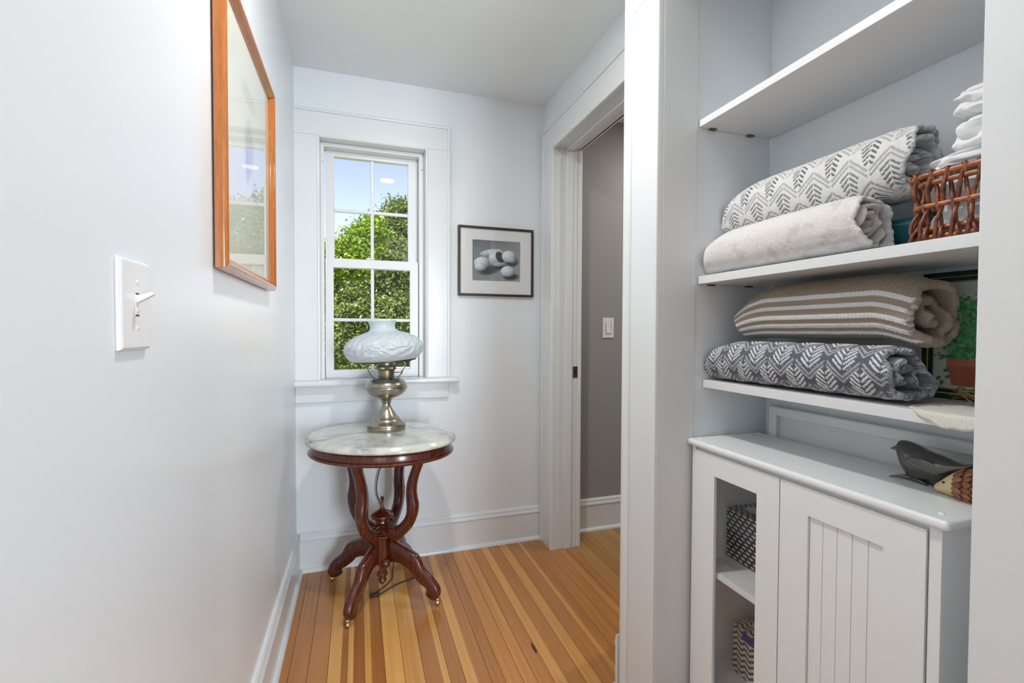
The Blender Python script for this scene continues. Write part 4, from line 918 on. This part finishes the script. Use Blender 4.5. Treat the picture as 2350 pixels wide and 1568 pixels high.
def lace():
    t = NT('cream_lace'); v = t.coord(); vo = t.n('ShaderNodeTexVoronoi'); vo.inputs['Scale'].default_value = 380; t.l(v, vo.inputs['Vector'])
    t.bsdf(t.mix(vo.outputs['Distance'], lin(206, 203, 190), lin(234, 232, 222)), .9, bump=vo.outputs['Distance'], bs=.35, bd=.001); return t.m
MAT['lace'] = lace()
def doily():
    nr, na = 26, 200; vs = []
    cx, cy = 1.072, .524
    for j in range(nr):
        rr = (j + .02) / (nr - 1)
        for k in range(na):
            a = 2 * math.pi * k / na; R_ = .122 + .0035 * abs(math.sin(9 * a)) ; x_ = cx + R_ * rr * math.cos(a); y_ = cy + R_ * .86 * rr * math.sin(a) ; y_ = max(y_, .4255 + .002 * rr)
            dz = .0006 + .0008 * (1 + math.sin(14 * rr * 3 + 2 * math.sin(5 * a))) * rr
            z_ = ZB + dz
            if x_ < .9735: z_ -= (.9735 - x_) * 1.0; x_ = .9735 - .0022 - .10 * (.9735 - x_)
            vs.append((x_, y_, z_))
    f_ = [(j * na + k, j * na + (k + 1) % na, (j + 1) * na + (k + 1) % na, (j + 1) * na + k) for j in range(nr - 1) for k in range(na)]
    o = mk('lace_doily', vs, f_, 'lace', smooth=True); m = o.modifiers.new('thick', 'SOLIDIFY'); m.thickness = .0009; m.offset = 1
    base_tag(o, 'cream crocheted lace doily draped over the edge of the shelf', 'doily')
doily()
MAT['straw'] = paint('dry_straw', lin(112, 88, 60), .8, 300, .2, .3)
sg = empty('dried_sprig', (1.09, .53, ZB + .003)); base_tag(sg, 'small bunch of dried brown twigs lying on the lace doily', 'dried flowers')
q = np.random.default_rng(8)
for k in range(11):
    b0 = Vector((1.105 + q.uniform(-.02, .03), .545 + q.uniform(-.02, .02), ZB + .007)); dirv = Vector((q.uniform(-.02, .05), q.uniform(.03, .085), q.uniform(-.002, .028)))
    pts = [b0 + dirv * t_ + Vector((.006 * math.sin(4 * t_ + k), .004 * math.sin(5 * t_ + 2 * k), .012 * math.sin(math.pi * t_))) for t_ in (0, .25, .5, .75, 1)]
    mk('twig', *tube(catmull(pts, 4), lambda s_: .0013 * (1 - .5 * s_), 6), 'straw', sg, smooth=True)
for k in range(3):
    mk('seed_head', *lathe([(0, .009), (.003, .008), (.005, .003), (.0045, -.003), (.002, -.006), (0, -.007)], (1.110 + .016 * k, .590 - .018 * k, ZB + .030 + .012 * k), 14, mod=lambda i, a, r_: r_ * (1 + .25 * math.sin(7 * a + i))), 'straw', sg, smooth=True)
mk('stem_bundle', *tube([(1.10, .52, ZB + .007), (1.105, .55, ZB + .010), (1.113, .585, ZB + .028), (1.125, .565, ZB + .040)], .0026, 8), 'straw', sg, smooth=True)

# ------------------------------------------------------------------ bird and hedgehog figurines
t = NT('gunmetal_glaze'); n_ = t.noise(14, 3, vec=t.coord()); t.bsdf(t.mix(n_, (.05, .052, .056), (.13, .118, .11)), .20, .65, Coat_Weight=.8, Coat_Roughness=.07); MAT['gun'] = t.m
KT = .8777
bird = empty('bird_figurine', (1.12, .655, KT)); base_tag(bird, 'glossy dark metallic bird figurine on the white cabinet', 'figurine')
sec = [(.7125, .9345, .003, .003), (.7095, .936, .009, .009), (.7045, .9365, .0175, .0165), (.697, .9300, .0262, .0225), (.688, .9225, .0338, .0280), (.676, .9165, .0380, .0320), (.663, .9140, .0370, .0330), (.649, .912, .0345, .031), (.635, .9120, .0322, .0295), (.621, .9140, .0278, .0262), (.608, .9170, .0215, .0215), (.597, .9215, .0145, .0160), (.585, .9280, .0078, .0115), (.566, .9370, .0045, .011), (.546, .9435, .0035, .012), (.540, .9450, .0015, .010)]
secs = catmull([(a, b, 0) for a, b, _, _ in sec], 3); hs = catmull([(c, d_, 0) for _, _, c, d_ in sec], 3)
v = []; f_ = []; ns = 28
for i, (p, h_) in enumerate(zip(secs, hs)):
    for k in range(ns):
        a = 2 * math.pi * k / ns; v.append((1.122 + (p.x - .65) * .10 + h_.y * math.cos(a), p.x, p.y + h_.x * math.sin(a)))
for i in range(len(secs) - 1):
    for k in range(ns): k2 = (k + 1) % ns; f_.append((i * ns + k, i * ns + k2, (i + 1) * ns + k2, (i + 1) * ns + k))
f_ += [tuple(range(ns))[::-1], tuple((len(secs) - 1) * ns + k for k in range(ns))]
fixn(mk('body', v, f_, 'gun', bird, smooth=True))
fixn(mk('beak', *tube([(1.1275, .7085, .9355), (1.1283, .7165, .9340), (1.129, .7270, .9310)], lambda s_: .0078 * (1 - s_) + .0006, 12), 'gun', bird, smooth=True))
for sgn in (-1, 1):
    v = []; nu, nv = 26, 16
    for i in range(nv):
        th_ = math.pi * i / (nv - 1)
        for k in range(nu):
            a = 2 * math.pi * k / nu; lx = -math.cos(th_); taper = (1 - .55 * max(0, lx)) ; yy_ = .040 * lx; rr = math.sin(th_) * taper
            y_ = .636 - yy_; z_ = .9170 + .0165 * rr * math.sin(a) - yy_ * .10; x_ = 1.121 + sgn * (.0262 - max(0, lx) * .010 + .0070 * rr * math.cos(a))
            v.append((x_, y_, z_))
    f_ = [(i * nu + k, i * nu + (k + 1) % nu, (i + 1) * nu + (k + 1) % nu, (i + 1) * nu + k) for i in range(nv - 1) for k in range(nu)]
    fixn(mk('wing', v, f_, 'gun', bird, smooth=True))
    fx = 1.122 + sgn * .017
    toes = MB()
    for da in (-.45, 0, .45):
        ln = .034; toes.add(*tube(catmull([(fx, .668, KT + .006), (fx + .4 * ln * math.sin(da), .668 + .4 * ln, KT + .0068), (fx + .75 * ln * math.sin(da), .668 + .75 * ln, KT + .0040), (fx + ln * math.sin(da), .668 + ln, KT + .0014)], 4), lambda s_: .0042 * (1 - .7 * s_), 8))
    toes.add(*tube([(fx, .672, KT + .006), (fx - .004, .652, KT + .005), (fx - .006, .636, KT + .002)], lambda s_: .0046 * (1 - .5 * s_), 8))
    toes.add(*tube([(fx, .668, KT + .004), (fx, .665, KT + .018)], .005, 8))
    toes.build('foot', 'gun', bird, smooth=True)
hg = empty('hedgehog_figurine', (1.07, .575, KT)); base_tag(hg, 'small brown hedgehog figurine with cream face beside the dark bird', 'figurine')
t = NT('hedgehog_brown'); n_ = t.noise(90, 3, vec=t.coord()); oi = t.n('ShaderNodeObjectInfo'); t.bsdf(t.mix(t.math('ADD', t.math('MULTIPLY', n_, .5), t.math('MULTIPLY', oi.outputs['Random'], .5)), lin(104, 62, 42), lin(180, 122, 84)), .5, bump=n_, bs=.2, bd=.001); MAT['hog'] = t.m
t = NT('hedgehog_cream'); n_ = t.noise(70, 3, vec=t.coord()); t.bsdf(t.mix(n_, lin(206, 176, 116), lin(234, 220, 176)), .45); MAT['hogcream'] = t.m
HC = Vector((1.088, .557, KT)); hd = Vector((-.28, .96, 0)).normalized(); hs_ = Vector((hd.y, -hd.x, 0))
def hpt(f1, s1, z1): return tuple(HC + hd * f1 + hs_ * s1 + Vector((0, 0, z1)))
v = []; nu, nv = 28, 18
for i in range(nv):
    th_ = math.pi * i / (nv - 1)
    for k in range(nu):
        a = 2 * math.pi * k / nu; v.append(hpt(-.041 * math.cos(th_) - .004, .029 * math.sin(th_) * math.cos(a), max(.0006, .022 + .030 * math.sin(th_) * math.sin(a))))
f_ = [(i * nu + k, i * nu + (k + 1) % nu, (i + 1) * nu + (k + 1) % nu, (i + 1) * nu + k) for i in range(nv - 1) for k in range(nu)]
fixn(mk('body', v, f_, 'hog', hg, smooth=True))
fsec = [(.016, .024, .026, .021), (.026, .021, .024, .018), (.036, .017, .018, .0155), (.045, .013, .011, .0135), (.052, .0105, .0065, .0118), (.0555, .010, .002, .0112)]
v = []; ns = 22
for (fa, zc_, rr, ww) in fsec:
    for k in range(ns): a = 2 * math.pi * k / ns; v.append(hpt(fa, rr * .92 * math.cos(a), max(.0006, zc_ + min(rr, zc_ + .006) * math.sin(a))))
f_ = [(i * ns + k, i * ns + (k + 1) % ns, (i + 1) * ns + (k + 1) % ns, (i + 1) * ns + k) for i in range(len(fsec) - 1) for k in range(ns)] + [tuple(range(ns))[::-1], tuple((len(fsec) - 1) * ns + k for k in range(ns))]
fixn(mk('face', v, f_, 'hogcream', hg, smooth=True))
def ball(name, c, r_, mat, parent): return fixn(mk(name, *lathe([(r_ * math.sin(a), -r_ * math.cos(a)) for a in np.linspace(.01, math.pi - .01, 9)], c, 14), mat, parent, smooth=True))
ball('nose', hpt(.056, 0, .0112), .0034, 'black', hg)
for sgn in (-1, 1): ball('eye', hpt(.038, sgn * .0138, .0255), .0024, 'black', hg)
pm = None
for row in range(6):
    fr = .020 - row * .0115; nk = [13, 14, 15, 14, 13, 9][row]
    for k in range(nk):
        al = math.radians(-38 + 256 * (k + .5 * (row % 2)) / (nk - .5)); fl = max(-1, min(1, (fr + .004) / .041)); rad = math.sqrt(max(0, 1 - fl * fl))
        s1, z1 = .0295 * rad * math.cos(al), .022 + .0305 * rad * math.sin(al)
        nrm = (hd * (fl * .7) + hs_ * math.cos(al) + Vector((0, 0, math.sin(al)))).normalized(); back = (-hd - nrm * (-hd).dot(nrm)).normalized(); sd = nrm.cross(back)
        if pm is None:
            pv = []; 
            for i in range(6):
                for j in range(5):
                    a_ = i / 5; b_ = j / 4 - .5; wd = .0135 * math.sin(math.pi * (.15 + .80 * a_)) ; pv.append((a_ * .019 - .004, b_ * wd, .0030 * (1 - (2 * b_) ** 2) * (1 - a_ * .4) + .0062 * a_))
            top_n = len(pv); pv += [(a, b, c - .0022) for a, b, c in pv]
            pfc = []
            for i in range(5):
                for j in range(4):
                    p_ = i * 5 + j; pfc.append((p_, p_ + 5, p_ + 6, p_ + 1)); pfc.append((p_ + top_n, p_ + 1 + top_n, p_ + 6 + top_n, p_ + 5 + top_n))
            rimi = [0, 1, 2, 3, 4, 9, 14, 19, 24, 29, 28, 27, 26, 25, 20, 15, 10, 5]
            for a_, b_ in zip(rimi, rimi[1:] + rimi[:1]): pfc.append((a_, b_, b_ + top_n, a_ + top_n))
            o = fixn(mk('quill_scale', pv, pfc, 'hog', smooth=True)); pm = o.data
        else:
            o = bpy.data.objects.new('quill_scale', pm); COL.objects.link(o)
        loc = Vector(hpt(fr, s1, max(.003, z1)))
        o.matrix_world = Matrix(((back.x, sd.x, nrm.x, loc.x), (back.y, sd.y, nrm.y, loc.y), (back.z, sd.z, nrm.z, loc.z), (0, 0, 0, 1)))
        setpar(o, hg)

# ------------------------------------------------------------------ outside the window
t = NT('lawn'); n_ = t.noise(1.5, 6, vec=t.coord()); t.bsdf(t.mix(n_, lin(70, 110, 40), lin(140, 170, 70)), .9); MAT['lawn'] = t.m
structure(mk('ground', boxv(-60, 60, 4.0, 120, -3.4, -3.2), BOXF, 'lawn'))
def leaf_mat():
    t = NT('leaf'); a = t.n('ShaderNodeAttribute'); a.attribute_name = 'col'; d_ = t.n('ShaderNodeBsdfDiffuse'); tr_ = t.n('ShaderNodeBsdfTranslucent'); gl = t.n('ShaderNodeBsdfGlossy'); gl.inputs['Roughness'].default_value = .45
    t.l(a.outputs['Color'], d_.inputs[0]); t.l(a.outputs['Color'], tr_.inputs[0]); m1 = t.n('ShaderNodeMixShader'); m1.inputs[0].default_value = .35; t.l(d_.outputs[0], m1.inputs[1]); t.l(tr_.outputs[0], m1.inputs[2])
    m2 = t.n('ShaderNodeMixShader'); m2.inputs[0].default_value = .05; t.l(m1.outputs[0], m2.inputs[1]); t.l(gl.outputs[0], m2.inputs[2]); t.l(m2.outputs[0], t.out.inputs[0]); return t.m
MAT['leaf'] = leaf_mat()
t = NT('bark'); n_ = t.noise(9, 5, vec=t.coord(scale=(3, 3, .6))); t.bsdf(t.mix(n_, lin(58, 46, 36), lin(110, 94, 78)), .9, bump=n_, bs=.5, bd=.03); MAT['bark'] = t.m
GZ = -3.2
def tree(name, label, bx, by, blobs, n, size, c0, c1, seed, clump=.30, group='trees outside the window', cat='tree', aspect=.62):
    q = np.random.default_rng(seed); e = empty(name, (bx, by, GZ)); base_tag(e, label, cat, group)
    B = np.array(blobs); wgt = B[:, 3] ** 2; wgt /= wgt.sum(); nc = max(40, n // 26)
    bi = q.choice(len(B), nc, p=wgt); dv = q.normal(size=(nc, 3)); dv /= np.linalg.norm(dv, axis=1)[:, None]
    cl = B[bi, :3] + dv * (B[bi, 3] * q.uniform(.62, 1.04, nc))[:, None]
    ci = q.integers(0, nc, n); off = q.normal(size=(n, 3)) * clump * np.array([1, 1, .62]); C = cl[ci] + off
    nrm = q.normal(size=(n, 3)) * .8 + dv[ci] * .5 + np.array([0, 0, .7]); nrm /= np.linalg.norm(nrm, axis=1)[:, None]
    ref = q.normal(size=(n, 3)); U = np.cross(nrm, ref); U /= np.linalg.norm(U, axis=1)[:, None]; Vv = np.cross(nrm, U); s = size * q.uniform(.6, 1.35, n)[:, None]
    P = np.stack([C - U * s, C - Vv * s * aspect * .5 + nrm * s * .12, C + U * s, C + Vv * s * aspect * .5 + nrm * s * .12], 1).reshape(-1, 3)
    me = bpy.data.meshes.new('foliage'); me.vertices.add(4 * n); me.vertices.foreach_set('co', P.astype(np.float32).ravel()); me.loops.add(4 * n); me.loops.foreach_set('vertex_index', np.arange(4 * n, dtype=np.int32))
    me.polygons.add(n); me.polygons.foreach_set('loop_start', np.arange(0, 4 * n, 4, dtype=np.int32)); me.update(); me.validate()
    o = bpy.data.objects.new('foliage', me); COL.objects.link(o); me.materials.append(MAT['leaf']); o['kind'] = 'stuff'; setpar(o, e)
    k = np.clip(q.normal(.5, .25, n) * .6 + q.uniform(0, 1, nc)[ci] * .4, 0, 1)[:, None]; col = s2l(np.array(c0)) * (1 - k) + s2l(np.array(c1)) * k
    setcol(o, np.repeat(col, 4, 0))
    zt = B[:, 2].max(); zl = (B[:, 2] - .3 * B[:, 3]).min(); cxm, cym = np.average(B[:, 0], weights=wgt), np.average(B[:, 1], weights=wgt)
    fixn(mk('trunk', *tube(catmull([(bx, by, GZ), (bx + (cxm - bx) * .2, by, GZ + (zt - GZ) * .35), (cxm, cym, GZ + (zt - GZ) * .7), (cxm, cym, zt)], 5), lambda s_: .16 * (1 - .8 * s_) + .02, 10), 'bark', e, smooth=True))
    for b in blobs[:6]:
        fixn(mk('branch', *tube([(cxm, cym, (GZ + zt) / 2), ((cxm + b[0]) / 2, (cym + b[1]) / 2, ((GZ + zt) / 2 + b[2]) / 2 + .1), b[:3]], lambda s_: .05 * (1 - .7 * s_), 6), 'bark', e, smooth=True))
tree('maple_tree', 'bright yellow-green leafy tree catching the sun outside the window', -.7, 13.1, [(-0.50, 13.00, 3.05, 0.55), (-1.40, 13.20, 2.60, 0.80), (0.05, 13.10, 3.45, 0.45), (-0.15, 13.00, 2.95, 0.45), (0.32, 13.20, 3.85, 0.36), (-2.20, 13.20, 2.00, 1.00), (-1.9, 13.1, .5, .9)], 52000, .055, (46, 104, 10), (180, 206, 40), 101, .13, aspect=.95)
tree('pine_tree', 'tall soft-needled green pine to the right of the bright tree', 1.7, 18.2, [(1.50, 18.00, 5.40, 0.66), (0.90, 18.24, 4.86, 0.72), (2.04, 18.24, 5.28, 0.84), (1.08, 18.00, 3.72, 1.02), (2.04, 18.12, 3.36, 1.14), (0.60, 18.12, 2.88, 0.72), (3.12, 18.24, 4.44, 1.14), (1.44, 18.00, 2.04, 1.08), (0.42, 18.12, 1.56, 0.84), (-.25, 17.9, 1.9, .8), (-.75, 18.1, .7, .9), (.55, 17.9, .1, 1.0), (-.7, 18.0, 2.6, .6)], 78000, .075, (38, 70, 30), (168, 190, 92), 102, .16, aspect=.75)
tree('spruce_tree', 'dark green spruce filling the lower window panes behind the others', .5, 25.4, [(-0.28, 25.20, 0.92, 1.96), (1.68, 25.20, 0.78, 1.96), (0.70, 25.62, -1.32, 2.24), (-2.24, 25.48, 0.36, 1.96), (3.36, 25.48, 0.78, 1.96), (0.56, 25.48, 2.88, 1.68), (-0.84, 25.20, -2.16, 2.10), (2.52, 25.20, -1.88, 2.10)], 52000, .11, (12, 38, 22), (84, 124, 50), 103, .26, aspect=.75)
tree('oak_tree', 'broad mid-green tree beyond the others outside the window', -11, 26, [(-11, 26, 2.2, 2.0), (-9.6, 26.5, 1.2, 1.7), (-12.5, 26, 1.5, 2.0), (-11, 26, 3.6, 1.3)], 9000, .15, (50, 96, 26), (140, 176, 60), 104, .3)
tree('birch_tree', 'pale green slender tree beyond the grey garage roof', 11.2, 25, [(11.2, 25, 2.4, 1.6), (10.2, 25.3, 1.2, 1.5), (12.2, 25.2, 1.0, 1.6), (11.2, 25, 3.8, 1.0)], 9000, .15, (66, 110, 40), (160, 190, 84), 105, .3)
tree('golden_shrub', 'yellow-green shrub low in front of the trees', -.25, 9.4, [(-.15, 9.4, -.10, .34), (-.6, 9.5, -.30, .42), (.02, 9.5, -.30, .26), (-.4, 9.5, -1.2, .5)], 4200, .05, (130, 150, 30), (226, 222, 96), 106, .12, group='shrubs outside the window', cat='shrub')
# neighbour's garage
t = NT('pink_grey_shingle'); br = t.n('ShaderNodeTexBrick'); br.inputs['Scale'].default_value = 3.2; br.inputs['Color1'].default_value = (*lin(206, 190, 190), 1); br.inputs['Color2'].default_value = (*lin(188, 172, 174), 1); br.inputs['Mortar'].default_value = (*lin(140, 126, 128), 1); br.inputs['Mortar Size'].default_value = .02
t.l(t.coord(), br.inputs['Vector']); t.bsdf(br.outputs[0], .85); MAT['shingle'] = t.m
MAT['siding'] = paint('garage_siding', (.7, .7, .68), .7, 20, .05)
gr = empty('garage', (2.4, 8.3, GZ)); base_tag(gr, 'neighbouring garage with a pinkish grey shingle roof below the window', 'building')
mk('wall', boxv(.75, 4.4, 6.9, 9.7, GZ, -.62), BOXF, 'siding', gr)
v, f_ = prism([(6.6, -.80), (8.3, .56), (10.0, -.80), (10.0, -.90), (8.3, .44), (6.6, -.90)], 'x', .56, 4.6)
fixn(mk('roof', v, f_, 'shingle', gr))
v, f_ = prism([(6.9, -.66), (8.3, .42), (9.7, -.66)], 'x', .76, .80)
fixn(mk('gable', v, f_, 'siding', gr))
